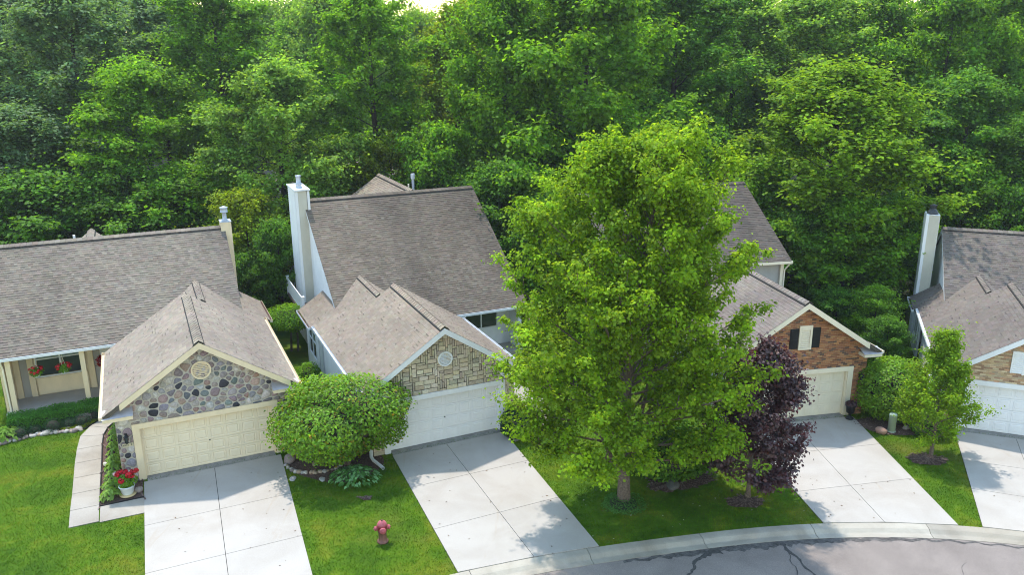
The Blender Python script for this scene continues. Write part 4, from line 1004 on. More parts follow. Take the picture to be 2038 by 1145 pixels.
def skeleton(seed, H, zb, prof, lean=(0, 0), nprim=26, tr=.22, rise=(.15, .9), sec=(3, 6), seclen=.42, wob=.05, multi=1, droopy=0.0):
    """trunk and limbs filling a crown; prof(t) is the crown radius at relative height t (0 foot of the crown, 1 top)"""
    r = random.Random(seed); mb = MB(); ends = []
    def P3(t): return Vector((lean[0] * t * t + wob * H * .12 * math.sin(t * 5 + seed), lean[1] * t * t + wob * H * .12 * math.cos(t * 4.1 + seed * 2), t * H * .97))
    n = 9; tp = [P3(i / n) for i in range(n + 1)]; rad = [tr * (1.25 if i == 0 else 1 - .92 * i / n) + .012 for i in range(n + 1)]
    tube(mb, tp, rad, 8)
    ga = r.uniform(0, 6)
    for i in range(nprim):
        t = (i + .5) / nprim; z0 = zb + (H * .97 - zb) * (t ** 1.05) * .96; tt = z0 / (H * .97); p = P3(tt)
        ga += 2.39996 + r.uniform(-.35, .35)
        tc = (z0 - zb) / (H - zb); up = rise[0] + (rise[1] - rise[0]) * tc + r.uniform(-.12, .12)
        L = prof(min(1, tc + .10)) * r.uniform(.78, 1.10); L = max(L, .35)
        d = Vector((math.cos(ga), math.sin(ga), up)).normalized()
        pts = [p]; q = p.copy(); k = 5; segs = L * math.hypot(1, up * .5) / k
        for j in range(k):
            d = (d + Vector((r.uniform(-.16, .16), r.uniform(-.16, .16), .05 - droopy + r.uniform(-.08, .08)))).normalized(); q = q + d * segs; pts.append(q.copy())
        br = max(.010, tr * (1 - tt) * .32 * min(1, L / 3 + .3))
        tube(mb, pts, [br * (1 - .85 * j / k) + .006 for j in range(k + 1)], 5, False)
        ends.append((pts[-1], d, tc))
        if L > 1.2: ends.append(((pts[3] + pts[4]) / 2, d, tc))
        for s_ in range(r.randint(*sec)):
            u = r.uniform(.3, .98); j = min(k - 1, int(u * k)); b = pts[j].lerp(pts[j + 1], u * k - j)
            d2 = (d + Vector((r.uniform(-1, 1), r.uniform(-1, 1), r.uniform(-.35, .75)))).normalized(); L2 = L * seclen * r.uniform(.5, 1.1)
            e = b + d2 * L2 * .55; e2 = e + (d2 + Vector((r.uniform(-.3, .3), r.uniform(-.3, .3), .15 - droopy))).normalized() * L2 * .45
            tube(mb, [b, e, e2], [br * .4 + .004, br * .25 + .004, .005], 4, False)
            ends.append((e2, d2, tc)); 
            if L2 > .8: ends.append((e, d2, tc))
    ends.append((P3(1.0), Vector((0, 0, 1)), 1.0))
    return mb, ends
def tree_meshes(seed, H, zb, prof, leafm, barkm, rc, per, size, kw=None, ck=None):
    mb, ends = skeleton(seed, H, zb, prof, **(kw or {}))
    rg = np.random.default_rng(seed); C = np.array([tuple(e[0]) for e in ends]); rad = np.clip(np.exp(rg.normal(size=len(C)) * .32), .5, 1.8) * rc
    V, T = clump_leaves(C, rad, per, size, rg, dirs=np.array([tuple(e[1]) for e in ends]), **(ck or {}))
    trunk = mb.build('trunk', M[barkm], mesh_only=True); crown = arrays('crown', V, 4, T, M[leafm], mesh_only=True)
    return trunk, crown
def place_tree(name, meshes, label, cat, x, y, z=0, rz=0, sc=(1, 1, 1), group=None, crown_mat=None):
    e = tag(empty(name, (x, y, z), rz), label, cat, group); e.scale = sc
    link('trunk', meshes[0], e); c = link('crown', meshes[1], e)
    if crown_mat:
        c.material_slots[0].link = 'OBJECT'; c.material_slots[0].material = M[crown_mat]
    return e
def egg(rm, peak=.35, top=.25):
    def f(t):
        if t < peak: return rm * (.45 + .55 * math.sin(math.pi / 2 * t / peak))
        return rm * (top * .3 + (1 - top * .3) * math.cos(math.pi / 2 * min(1, (t - peak) / (1 - peak))) ** .75)
    return f
# the big bright maple in front
def prof_of(pts):
    xs, ys = zip(*pts); return lambda t: float(np.interp(t, xs, ys))
mp = tree_meshes(21, 13.0, 1.6, prof_of([(0, 2.5), (.10, 3.7), (.25, 4.5), (.45, 4.6), (.65, 4.1), (.82, 3.2), (1, 1.0)]), 'maple', 'bark', .37, 88, .122, dict(nprim=116, tr=.20, rise=(.22, 1.55), sec=(8, 12), seclen=.30, lean=(.95, .1)), dict(tips=.5, tvar=.2, flat=.75, surf=.35, aspect=.85, up=.75, along=.25))
place_tree('maple_tree', mp, 'tall bright green maple on the lawn between the second and third driveways', 'tree', 3.94, 26.24)
mb = MB(); tube(mb, [(-.05, 0, 1.15), (-.35, -.1, 1.7), (-.75, -.2, 2.6), (-1.1, -.3, 4.2)], [.11, .09, .07, .04], 7); tube(mb, [(.05, 0, 1.1), (.33, .05, 1.8), (.5, .1, 2.8), (.8, .2, 4.6)], [.12, .10, .08, .05], 7)
pr = [o for o in COL.objects if o.name == 'maple_tree'][0]; mb.build('fork_limbs', M['bark'], pr)
# purple-leaved maple beside it
pm_ = tree_meshes(33, 5.9, .6, prof_of([(0, 1.1), (.12, 1.7), (.3, 2.0), (.6, 1.6), (.85, .8), (1, .3)]), 'purple', 'bark', .32, 120, .115, dict(nprim=40, tr=.07, rise=(.0, 1.2), sec=(4, 6), seclen=.40, lean=(.45, 0)), dict(tvar=.28, flat=.8, surf=.4, aspect=.95, droop=.5))
place_tree('purple_maple', pm_, 'small dark purple-leaved maple beside the brick house driveway', 'tree', 8.57, 26.55)
# young tree at the right
yt = tree_meshes(45, 5.3, .65, prof_of([(0, 1.0), (.15, 1.45), (.4, 1.4), (.7, .9), (1, .2)]), 'maple', 'bark', .23, 75, .095, dict(nprim=54, tr=.06, rise=(.35, 1.3), sec=(4, 7), seclen=.40), dict(tips=.45, tvar=.18, flat=.8, surf=.35, up=.7))
place_tree('young_maple', yt, 'young light green maple on the narrow lawn by the right-hand driveway', 'tree', 16.84, 29.66)
# clipped and rounded shrubs
def dome(name, label, cat, x, y, r3, zc, n, size, leafm, rg_seed, trunk=None, lumps=.10, group=None, tips=None, aspect=.6, tvar=.22, hue=None, zmin=.03):
    rg = np.random.default_rng(rg_seed); d = unit(rg.normal(size=(n, 3)))
    k = unit(rg.normal(size=(34, 3))); dm = np.max(d @ k.T, 1); bump = 1 + lumps * (dm - .88) * 3.2 + lumps * .16 * np.sin(d @ rg.normal(size=3) * 3.5 + 1) 
    rr = (.66 + .36 * rg.random(n) ** .6) * bump; st = rg.random(n) < .05; rr[st] *= rg.uniform(1.02, 1.13, st.sum())
    P = d * rr[:, None] * np.array(r3) + np.array([0, 0, zc]); keep = P[:, 2] > zmin; P, d = P[keep], d[keep]; n = len(P)
    N = unit(unit(d / np.array(r3)) * .8 + np.array([0, 0, .45]) + rg.normal(size=(n, 3)) * .5); D = unit(d + rg.normal(size=(n, 3)) * .7 + np.array([0, 0, .15]))
    b = 1 + rg.normal(size=n) * tvar; T = np.stack([b * (1 + rg.normal(size=n) * .08), b, b], 1)
    if tips:
        q = rg.random(n) < tips; T[q] *= np.array(hue or (1.6, 1.25, .9))
    V, T = leaf_quads(P, N, D, size * rg.uniform(.65, 1.3, n), aspect, .12, np.clip(T, .25, 3), rg)
    e = tag(empty(name, (x, y, 0)), label, cat, group)
    arrays('foliage', V, 4, T, M[leafm], e)
    core = MB(); lathe(core, [(max(.02, r3[0] * .66 * math.sin(a)), zc - r3[2] * .66 * math.cos(a)) for a in [math.pi * i / 8 for i in range(9)] if zc - r3[2] * .66 * math.cos(a) > .0], n=12)
    core.build('inner_twigs', M['darkbark'], e, True)
    if trunk:
        mb = MB()
        for (ax, ay, bx, by) in trunk: tube(mb, [(ax, ay, 0), ((ax + bx) / 2, (ay + by) / 2, zc * .4), (bx, by, zc)], [.075, .06, .045], 6)
        mb.build('trunk', M['bark'], e)
    return e
t = dome('rounded_tree', 'dense rounded crabapple between the fieldstone and ledgestone garages', 'tree', -6.65, 29.15, (2.36, 2.15, 1.46), 2.10, 17500, .135, 'box', 3, [(0, 0, -.5, .1), (.1, 0, .5, .1), (0, .1, .1, .5)], .46, None, .05, .62, .30, (1.9, .7, .9))
dome('rounded_shrub', 'large clipped rounded shrub between the brick and buff brick houses', 'shrub', 16.75, 33.25, (1.42, 1.30, 1.36), 1.30, 10000, .12, 'box', 4, None, .26, None, .12, .62, .22, (1.35, 1.35, 1.3))
dome('dark_shrub', 'broad dark green shrub behind the big maple trunk', 'shrub', 6.05, 28.4, (1.75, 1.2, 1.05), .95, 7500, .14, 'darkgreen', 6, None, .25)
dome('dark_shrub', 'low dark shrub beside the white garage door of the ledgestone house', 'shrub', .32, 31.75, (.85, .75, .72), .52, 3600, .10, 'bluegreen', 7, None, .2)
dome('dark_shrub', 'dark shrub under the young maple by the right-hand garage', 'shrub', 17.7, 31.5, (.75, .65, .6), .45, 2400, .10, 'darkgreen', 8, None, .2)
dome('ground_cover_ring', 'low ring of green ground cover around the foot of the big maple', 'ground cover', 3.98, 26.12, (.78, .70, .24), .05, 3800, .06, 'cover', 9, None, .3, zmin=.01)
dome('weeping_tree', 'low umbrella-shaped weeping tree in the shady gap between the left two houses', 'tree', -12.1, 41.9, (1.25, 1.25, .62), 1.95, 5200, .12, 'midgreen', 10, [(0, 0, .1, 0), (.35, .1, .4, .1)], .3)
dome('side_shrub', 'leafy shrub against the white side wall of the ledgestone house', 'shrub', *wp(2, -1.6, 8.6), (.55, .7, .6), .5, 1800, .11, 'midgreen', 11, None, .3)
# hedge before the porch
def hedge():
    rg = np.random.default_rng(12); n = 15000; A = np.array([[-5.25, 6.55], [-1.3, 6.85]]); W = 1.0; Hh = .72
    u = rg.random(n); f = rg.random(n); side = rg.choice(4, n, p=[.52, .36, .06, .06])
    L = 3.95; x = np.where(side < 2, u * L, np.where(side == 2, 0, L)); y = np.where(side == 0, f * W, np.where(side == 1, 0, f * W)); z = np.where(side == 0, Hh, np.where(side == 1, f * Hh, u * Hh))
    z = z + .035 * np.sin(x * 4.1) * np.cos(y * 5 + x); nrm = np.zeros((n, 3)); nrm[side == 0] = (0, 0, 1); nrm[side == 1] = (0, -1, .2); nrm[side == 2] = (-1, 0, .2); nrm[side == 3] = (1, 0, .2)
    P = np.stack([x, y, z], 1) - nrm * rg.random((n, 1)) * .16 + rg.normal(size=(n, 3)) * .02; P[:, 2] = np.maximum(P[:, 2], .03)
    N = unit(nrm + np.array([0, 0, .3]) + rg.normal(size=(n, 3)) * .5); D = unit(rg.normal(size=(n, 3)) + nrm * .8)
    b = 1 + rg.normal(size=n) * .25; V, T = leaf_quads(P, N, D, .075 * rg.uniform(.7, 1.3, n), .6, .1, np.clip(np.stack([b, b, b], 1), .3, 2.5), rg)
    e = tag(empty('hedge', (*wp(1, -5.25, 6.45), 0), R(YAW1 + 3.5)), 'clipped dark green box hedge before the porch of the left house', 'hedge')
    arrays('foliage', V, 4, T, M['hedgegreen'], e); mb = MB(); box(mb, .08, 3.87, .1, .92, .0, .58); mb.build('inner_twigs', M['darkbark'], e)
hedge()
for i, (x, y, r_) in enumerate([(-4.8, 6.15, .33), (-4.25, 6.3, .26), (-3.55, 6.25, .40), (-2.95, 6.35, .30), (-2.45, 6.30, .36), (-1.95, 6.75, .36)]):
    dome('low_shrub', ['small bluish-green shrub at the left end of the hedge', 'small dark shrub second from the left end of the hedge', 'round bluish-green shrub in the middle of the row before the hedge', 'small shrub between the round shrub and the boulder by the hedge', 'round dark shrub in front of the boulder by the hedge', 'dark shrub at the right end of the hedge by the curved walk'][i], 'shrub', *wp(1, x, y), (r_, r_, r_ * .85), r_ * .6, 1500, .05, 'bluegreen', 20 + i, None, .2, 'low shrubs before the hedge', tvar=.3, aspect=.4)
def strap_plant(n, r, size, leafm, seed, variegated=.0):
    rg = np.random.default_rng(seed); a = rg.uniform(0, 2 * np.pi, n); q = rg.random(n) ** .6
    P = np.stack([np.cos(a) * q * r, np.sin(a) * q * r, (.30 - .20 * q ** 2) * r / .35 * rg.uniform(.7, 1.1, n)], 1)
    o = np.stack([np.cos(a), np.sin(a), np.zeros(n)], 1); N = unit(o * .55 * q[:, None] + np.array([0, 0, .8]) + rg.normal(size=(n, 3)) * .2); D = unit(o + np.array([0, 0, -.35]) + rg.normal(size=(n, 3)) * .25)
    b = 1 + rg.normal(size=n) * .18; T = np.stack([b, b, b], 1)
    if variegated: k = rg.random(n) < variegated; T[k] *= np.array([2.6, 2.0, 4.0])
    V, T = leaf_quads(P, N, D, size * rg.uniform(.75, 1.25, n), .5, .10, np.clip(T, .3, 5), rg)
    return arrays('foliage', V, 4, T, M[leafm], mesh_only=True)
hos = [strap_plant(110, .33, .17, 'hosta', s_) for s_ in (1, 2, 3)]
HP = [(-1.08, 5.45, .6), (-1.12, 4.72, .8), (-1.14, 3.98, .85), (-1.15, 3.25, .9), (-1.13, 2.55, .95), (-1.12, 1.95, 1), (-1.14, 1.25, 1.1), (-1.16, .42, 1.05), (-1.24, -.3, 1.05), (-1.24, -1.02, 1.15)]
HL = ['first and smallest hosta at the far end of the row along the garage', 'second hosta from the far end of the row along the garage', 'third hosta from the far end of the row along the garage', 'fourth hosta from the far end of the garage row', 'fifth hosta from the far end of the garage row, beside the house sign', 'sixth hosta from the far end of the garage row', 'large hosta just beyond the dark gap in the garage row', 'hosta just behind the red flowers in the garage row', 'hosta half hidden left of the red flower pot', 'nearest hosta of the garage row at the corner of the mulch bed']
for i, (x, y, k) in enumerate(HP):
    e = tag(empty('hosta', (*wp(1, x, y), .03), i * 1.3), HL[i], 'plant', 'hostas along the fieldstone garage'); e.scale = (k, k, k * 1.1); link('foliage', hos[i % 3], e)
e = tag(empty('hosta', (*wp(1, -5.3, 6.25), .02)), 'big lime green hosta at the left edge beside the rock border', 'plant'); e.scale = (1.7, 1.5, 1.5); link('foliage', strap_plant(150, .38, .17, 'lightgreen', 9), e)
vg = strap_plant(420, .95, .21, 'cover', 14, .42)
e = tag(empty('hosta', (-6.05, 27.85, .02)), 'wide clump of white-edged hostas in front of the rounded tree', 'plant'); e.scale = (1.05, .8, .75); link('foliage', vg, e)
gcv = np.random.default_rng(8)
def cover_patch():
    poly = [(-3.3, 6.05), (-2.45, 5.85), (-1.95, 6.25), (-1.65, 6.75), (-1.95, 6.7), (-2.6, 6.3), (-3.2, 6.25)]
    P = np.stack([gcv.uniform(-3.3, -1.6, 9000), gcv.uniform(5.8, 6.8, 9000)], 1); P = P[inpoly(P, poly)]; n = len(P)
    o, a = HY[1]; ex, ey = axes(a); Wd = o + P[:, :1] * ex + P[:, 1:] * ey
    P3 = np.c_[Wd, gcv.uniform(.03, .13, n)]; N = unit(np.array([0, 0, 1.]) + gcv.normal(size=(n, 3)) * .5); D = unit(gcv.normal(size=(n, 3)))
    b = 1 + gcv.normal(size=n) * .2; V, T = leaf_quads(P3, N, D, np.full(n, .055), .6, .1, np.clip(np.stack([b, b, b], 1), .3, 3), gcv)
    o = arrays('ground_cover', V, 4, T, M['yellowgreen']); o['kind'] = 'stuff'
cover_patch()
# ------------------------------------------------------------------ the woods behind
VAR = {
 'A': (tree_meshes(101, 20, 3.5, egg(4.6, .42, .45), 'midgreen', 'darkbark', 0.82, 140, .25, dict(nprim=44, tr=.30, rise=(.2, 1.2), sec=(4, 6)), dict(up=.8, tvar=.22, flat=.75, surf=.25)), 20, 4.9),
 'B': (tree_meshes(102, 21, 7.0, egg(4.2, .5, .6), 'midgreen', 'darkbark', .74, 125, .24, dict(nprim=33, tr=.34, rise=(.3, 1.1), sec=(4, 6), wob=.09), dict(up=.8, tvar=.25, flat=.65, surf=.25)), 21, 4.5),
 'C': (tree_meshes(103, 19, 2.5, egg(5.0, .34, .5), 'midgreen', 'darkbark', .90, 140, .26, dict(nprim=42, tr=.30, rise=(.15, .9), sec=(4, 6), droopy=.05), dict(up=.8, tvar=.25, flat=.58, surf=.25, droop=.4)), 19, 5.3),
 'D': (tree_meshes(104, 18, 2.0, egg(3.4, .35, .4), 'midgreen', 'darkbark', .68, 110, .22, dict(nprim=46, tr=.24, rise=(.2, 1.0), sec=(4, 6)), dict(up=.8, tvar=.22, flat=.55, surf=.25)), 18, 3.6),
 'E': (tree_meshes(105, 17, 2.5, egg(4.6, .5, .7), 'midgreen', 'darkbark', .88, 110, .30, dict(nprim=36, tr=.26, rise=(.3, 1.2), sec=(4, 6)), dict(up=.8, tvar=.18, flat=.8)), 17, 4.9),
 'F': (tree_meshes(106, 9, .6, egg(3.0, .36, .5), 'midgreen', 'darkbark', .60, 105, .20, dict(nprim=36, tr=.12, rise=(.2, 1.3), sec=(4, 6)), dict(up=.8, tvar=.25, flat=.6, surf=.25)), 9, 3.2),
 'G': (tree_meshes(107, 9, .4, egg(3.0, .40, .6), 'midgreen', 'darkbark', .54, 105, .19, dict(nprim=38, tr=.11, rise=(.2, 1.2), sec=(4, 6), droopy=.06), dict(up=.8, tvar=.28, flat=.6, droop=.5, surf=.25)), 9, 3.2),
}
WOODS = [
 (-41.65, 72, 23.91, 5.05, 'B', 'coolgreen', 'hazy blue-green tree at the top left corner of the woods'),
 (-31.98, 63, 20.56, 4.82, 'B', 'coolgreen', 'tall dark hazy tree with bare trunk behind the left stone house'),
 (-32.46, 55, 12.53, 4.4, 'A', 'coolgreen', 'dark tree at the left edge just behind the left stone house'),
 (-25.19, 57, 15.54, 4.73, 'C', 'midgreen', 'layered mid green tree behind the ridge of the left stone house'),
 (-30.82, 74, 20.55, 4.51, 'B', 'coolgreen', 'tall dark tree standing between two hazy tall trees at upper left'),
 (-23.21, 67, 21.21, 4.71, 'B', 'midgreen', 'tall tree with a long bare trunk above the left chimney'),
 (-15.37, 55, 15.4, 4.4, 'C', 'lightgreen', 'pale green layered tree left of the white chimney'),
 (-23.78, 92, 19.38, 3.9, 'D', 'midgreen', 'pointed green tree in a gap of the woods behind the pale layered tree'),
 (-18.61, 88, 21.41, 4.53, 'E', 'lightgreen', 'pale rounded tree in the hazy gap behind the white chimney house'),
 (-9.8, 61, 20.08, 4.11, 'B', 'midgreen', 'tall open-crowned tree with a dark trunk right above the dark main roof'),
 (-10.13, 98, 19.76, 3.55, 'E', 'lightgreen', 'far rounded tree under the patch of sky'),
 (-4.38, 69, 19.48, 4.0, 'A', 'yellowgreen', 'bright yellowish tree right of the patch of sky'),
 (-0.5, 58, 20.82, 4.27, 'A', 'midgreen', 'tall green tree behind the right end of the dark main roof'),
 (4.86, 54, 20.78, 5.49, 'C', 'midgreen', 'massive dark green tree behind the top of the big front maple'),
 (12.0, 63, 21.24, 5.01, 'B', 'darkgreen', 'tall dark tree with bare limbs behind the brick house roof'),
 (19.42, 74, 22.15, 4.28, 'A', 'midgreen', 'tree at the top right of the big front maple, further back'),
 (24.13, 68, 20.55, 5.4, 'B', 'lightgreen', 'light green tall tree with thin dark trunk at upper right of centre'),
 (19.43, 49, 15.04, 5.15, 'A', 'maple', 'large rounded bright green tree behind the brick house'),
 (30.58, 70, 20.49, 4.27, 'A', 'midgreen', 'tall tree behind the large rounded bright green tree'),
 (32.44, 63, 20.9, 4.63, 'C', 'midgreen', 'tall layered tree at the upper right behind the buff brick house'),
 (37.76, 66, 21.13, 4.03, 'B', 'midgreen', 'tall thin-topped tree near the top right corner'),
 (30.86, 56, 14.42, 4.13, 'C', 'darkgreen', 'dark layered tree above the chimney of the buff brick house'),
 (37.39, 60, 17.03, 3.5, 'A', 'midgreen', 'green tree at the right edge of the woods'),
 (33.03, 53, 11.72, 2.78, 'D', 'darkgreen', 'dark tree at the right edge behind the mauve roof'),
 (3.56, 77, 20.73, 4.68, 'A', 'darkgreen', 'dark tree further back between the massive dark tree and its neighbour'),
 (10.48, 78, 21.64, 4.27, 'E', 'midgreen', 'tree in the second row behind the big front maple'),
 (-30.82, 82, 19.69, 4.98, 'A', 'midgreen', 'rounded tree in the second row above the left stone house'),
 (-47.4, 86, 20.81, 5.74, 'A', 'coolgreen', 'hazy tree in the second row at the far left'),
 (-31.61, 105, 21.3, 5.7, 'E', 'lightgreen', 'pale hazy tree far back in the left gap'),
 (-2.78, 85, 21.22, 5.16, 'A', 'midgreen', 'tree in the second row right of the patch of sky'),
 (27.25, 88, 19.72, 4.27, 'E', 'lightgreen', 'tree in the second row under the small sky gap at the right'),
 (39.8, 84, 17.45, 5.1, 'A', 'midgreen', 'tree in the second row at the upper right'),
 (-25.04, 104, 21.82, 5.34, 'A', 'lightgreen', 'hazy pale tree in the far row left of the patch of sky'),
 (-19.16, 110, 21.25, 5.64, 'E', 'lightgreen', 'hazy rounded tree in the far row just left of the patch of sky'),
 (33.12, 88, 20.93, 5.33, 'A', 'midgreen', 'tree in the second row behind the light green tall tree at upper right'),
 (46.45, 88, 21.89, 5.33, 'E', 'midgreen', 'tree in the second row near the top right corner'),
 (-41.91, 90, 22.51, 5.45, 'E', 'coolgreen', 'hazy tree in the second row between the two hazy tall trees at upper left'),
 (-59.17, 98, 23.09, 5.92, 'A', 'coolgreen', 'hazy tree in the far row at the extreme upper left'),
 (55.18, 92, 21.65, 5.01, 'A', 'midgreen', 'tree in the second row at the extreme upper right'),
 (19.55, 92, 22.65, 5.57, 'A', 'midgreen', 'tree in the far row above the top of the big front maple'),
 (-29.89, 51, 8.49, 4.72, 'F', 'darkgreen', 'low dark tree at the left edge over the roof of the left house'),
 (-25.31, 52, 8.66, 4.17, 'F', 'darkgreen', 'low dark tree behind the small rear roof peak of the left house'),
 (-21.37, 53, 8.52, 3.76, 'F', 'midgreen', 'low mid green tree behind the right part of the left roof'),
 (-16.19, 49, 7.57, 2.58, 'F', 'yellowgreen', 'low yellow-green tree between the left chimney and the white chimney'),
 (-13.67, 46.5, 6.24, 1.73, 'F', 'darkgreen', 'low dark tree in the gap between the left two houses'),
 (-15.93, 45.5, 4.54, 1.55, 'F', 'darkgreen', 'dark undergrowth tree beside the left chimney'),
 (-13.76, 60, 8.63, 2.39, 'F', 'yellowgreen', 'olive yellow-green small tree just right of the white chimney'),
 (-8.51, 58, 9.76, 2.67, 'F', 'yellowgreen', 'bright small tree over the rear gable of the ledgestone house'),
 (-12.12, 62, 7.25, 2.47, 'F', 'midgreen', 'small tree left of the rear gable of the ledgestone house'),
 (-4.71, 55, 10.9, 3.22, 'F', 'midgreen', 'leafy tree behind the right half of the dark roof ridge'),
 (-0.59, 50, 8.95, 2.78, 'F', 'darkgreen', 'dark low tree at the right end of the dark roof'),
 (1.6, 46, 7.51, 2.14, 'F', 'darkgreen', 'dark low tree between the dark roof and the big front maple'),
 (5.91, 53, 11.09, 3.76, 'F', 'darkgreen', 'dark low tree hidden behind the top of the front maple'),
 (12.67, 54, 10.67, 3.16, 'F', 'darkgreen', 'dark low tree behind the roof of the brick house'),
 (15.48, 50, 8.95, 2.78, 'F', 'midgreen', 'low tree right of the roof of the brick house'),
 (16.63, 47, 6.43, 2.48, 'F', 'darkgreen', 'dark low tree between the brick house and the large rounded tree'),
 (19.44, 46, 7.51, 3.14, 'F', 'midgreen', 'low tree under the large rounded bright green tree'),
 (22.92, 48, 7.14, 2.38, 'F', 'darkgreen', 'dark low tree left of the chimney of the buff brick house'),
 (29.23, 52, 8.66, 3.05, 'F', 'midgreen', 'low tree right above the roof of the buff brick house'),
 (31.24, 50, 7.4, 2.32, 'F', 'darkgreen', 'dark low tree over the ridge at the right edge'),
 (19.22, 41, 3.63, 1.41, 'F', 'midgreen', 'small leafy tree in the gap between the brick and buff brick houses'),
 (17.96, 43, 3.03, 1.47, 'F', 'darkgreen', 'small dark tree beside the brick house'),
 (18.83, 38.5, 2.82, 1.09, 'F', 'darkgreen', 'small dark evergreen-like tree beside the white side wall of the buff brick house'),
]
wr = random.Random(77)
for i, (x, y, ztop, rad, var, lm, label) in enumerate(WOODS):
    if var == 'F' and i % 2: var = 'G'
    ms_, H0, R0 = VAR[var]; zg = hill_z(x, y); sz = (ztop - zg) / H0 * .99; sx = rad / R0 * 1.2
    small = var in 'FG'
    place_tree('woodland_tree' if not small else 'understorey_tree', ms_, label, 'tree', x, y, zg, wr.uniform(0, 6.28), (sx, sx * wr.uniform(.9, 1.05), sz), 'tall trees of the woods' if not small else 'low trees at the edge of the woods', lm)
# far wooded hill: reads as one mass
def forest():
    rg = np.random.default_rng(91); Cs = []; Rs = []; Hu = []
    for _ in range(330):
        y = rg.uniform(98, 300); x = rg.uniform(-.72, .72) * (y + 20); z = hill_z(x, y); H = rg.uniform(11, 17.5) if y > 140 else rg.uniform(9, 14); r = rg.uniform(3.2, 5.2); hue = np.array([1, 1, 1.]) * rg.uniform(.7, 1.25) * np.array([rg.uniform(.75, 1.35), 1, rg.uniform(.8, 1.3)])
        m = 22; d = unit(rg.normal(size=(m, 3))); d[:, 2] = np.abs(d[:, 2]) * 1.1 - .25
        C = np.array([x, y, z + H * .55]) + d * np.array([r, r, H * .42]) * rg.uniform(.6, 1, (m, 1)); Cs.append(C); Rs.append(np.full(m, r * .42) * rg.uniform(.7, 1.2, m)); Hu.append(np.repeat(hue[None], m, 0))
    C = np.concatenate(Cs); rad = np.concatenate(Rs); hue = np.concatenate(Hu)
    V, T = clump_leaves(C, rad, 26, .62, rg, tvar=.2, flat=.75, hue=hue)
    o = arrays('distant_woods', V, 4, T, M['midgreen']); o['kind'] = 'stuff'
forest()
# undergrowth along the edge of the woods, one tangled mass
def undergrowth():
    rg = np.random.default_rng(92); n = 800
    x = rg.uniform(-46, 58, n); y = rg.uniform(47, 84, n); keep = np.ones(n, bool)
    for h, (a, b) in {1: (-7, 7), 2: (-2, 11), 3: (-5, 8), 4: (-2, 12)}.items():
        L = wl(h, np.stack([x, y], 1)); keep &= ~((L[:, 0] > a) & (L[:, 0] < b) & (L[:, 1] < 23))
    x, y = x[keep], y[keep]; C = np.stack([x, y, rg.uniform(.3, 2.2, len(x))], 1)
    hue = np.stack([rg.uniform(.7, 1.5, len(x))] * 3, 1)
    V, T = clump_leaves(C, rg.uniform(.7, 1.5, len(x)), 70, .26, rg, tvar=.25, hue=hue); o = arrays('undergrowth', V, 4, T, M['darkgreen']); o['kind'] = 'stuff'
undergrowth()
# ------------------------------------------------------------------ small things
ROCKC = [(.37, .33, .29), (.45, .42, .38), (.34, .26, .22), (.42, .32, .22), (.28, .27, .28), (.50, .47, .44), (.36, .28, .26), (.26, .21, .19)]
def rock_mesh(seed, n=2):
    r = random.Random(seed); bm = bmesh.new(); bmesh.ops.create_icosphere(bm, subdivisions=n, radius=1)
    ph = [(Vector((r.gauss(0, 1), r.gauss(0, 1), r.gauss(0, 1))).normalized(), r.uniform(.65, .95)) for _ in range(9)]
    for v in bm.verts:
        for d, k in ph:
            q = v.co.dot(d)
            if q > k: v.co -= d * (q - k) * .85
        v.co += Vector((r.uniform(-.03, .03),) * 3)
    mb = MB(); mb.add([tuple(v.co) for v in bm.verts], [tuple(v.index for v in f.verts) for f in bm.faces], jit(r.choice(ROCKC), r, .2)); bm.free()
    return mb.build('rock', M['rock'], mesh_only=True, smooth=True)
ROCKS = [rock_mesh(200 + i) for i in range(14)]
ROCKC[:] = [(.13, .125, .115)]; GREYROCK = rock_mesh(300); ROCKC[:] = [(.36, .22, .17)]; PINKROCK = rock_mesh(301, 1)
rr = random.Random(31)
def rock(x, y, s, label, group=None, z=None, name='rock', me=None, sq=(1, 1, .7)):
    o = link(name, me or rr.choice(ROCKS), None, (x, y, s * sq[2] * .55 if z is None else z), rr.uniform(0, 6.28), (s * sq[0] * rr.uniform(.8, 1.2), s * sq[1] * rr.uniform(.8, 1.1), s * sq[2] * rr.uniform(.85, 1.1)))
    return tag(o, label, 'rock', group)
line = [(-6.2, 5.35), (-5.5, 5.75), (-4.9, 5.95), (-4.3, 6.0), (-3.7, 5.98), (-3.1, 5.86), (-2.65, 5.72), (-2.42, 5.66)]
LNP = smooth_line(line, .16)
for i, p in enumerate(LNP):
    for k in range(2 + (i % 3 == 0)):
        x, y = p[0] + rr.uniform(-.07, .07), p[1] - .02 + k * .15 + rr.uniform(-.04, .04)
        rock(*wp(1, x, y), rr.uniform(.085, .15), 'pale cobble in the rock border before the hedge', 'cobbles of the border before the hedge')
rock(*wp(1, -2.35, 6.78), .42, 'grey boulder lying before the hedge among the low shrubs', name='boulder', me=ROCKS[4], sq=(1.2, .7, .7))
rock(*wp(1, -3.75, 6.0), .2, 'large tan rock behind the cobble border before the hedge', name='boulder', me=ROCKS[2], sq=(1.2, .8, .7))
E1 = np.array(wp(1, 5.35, -.55)); 
bl = [(-9.05, 29.35), (-8.95, 28.85), (-8.75, 28.6), (-8.3, 28.5), (-7.8, 28.48), (-7.3, 28.52), (-6.95, 28.75), (-6.85, 29.1)]
for i, p in enumerate(smooth_line(bl, .17)):
    rock(p[0] + rr.uniform(-.05, .05), p[1] + rr.uniform(-.05, .05), rr.uniform(.085, .13), 'rounded cobble in the low border under the rounded tree', 'cobbles of the border under the rounded tree')
rock(-8.95, 29.45, .27, 'tan boulder beside the right foot of the cream garage door', name='boulder', me=ROCKS[7], sq=(1, .9, .9))
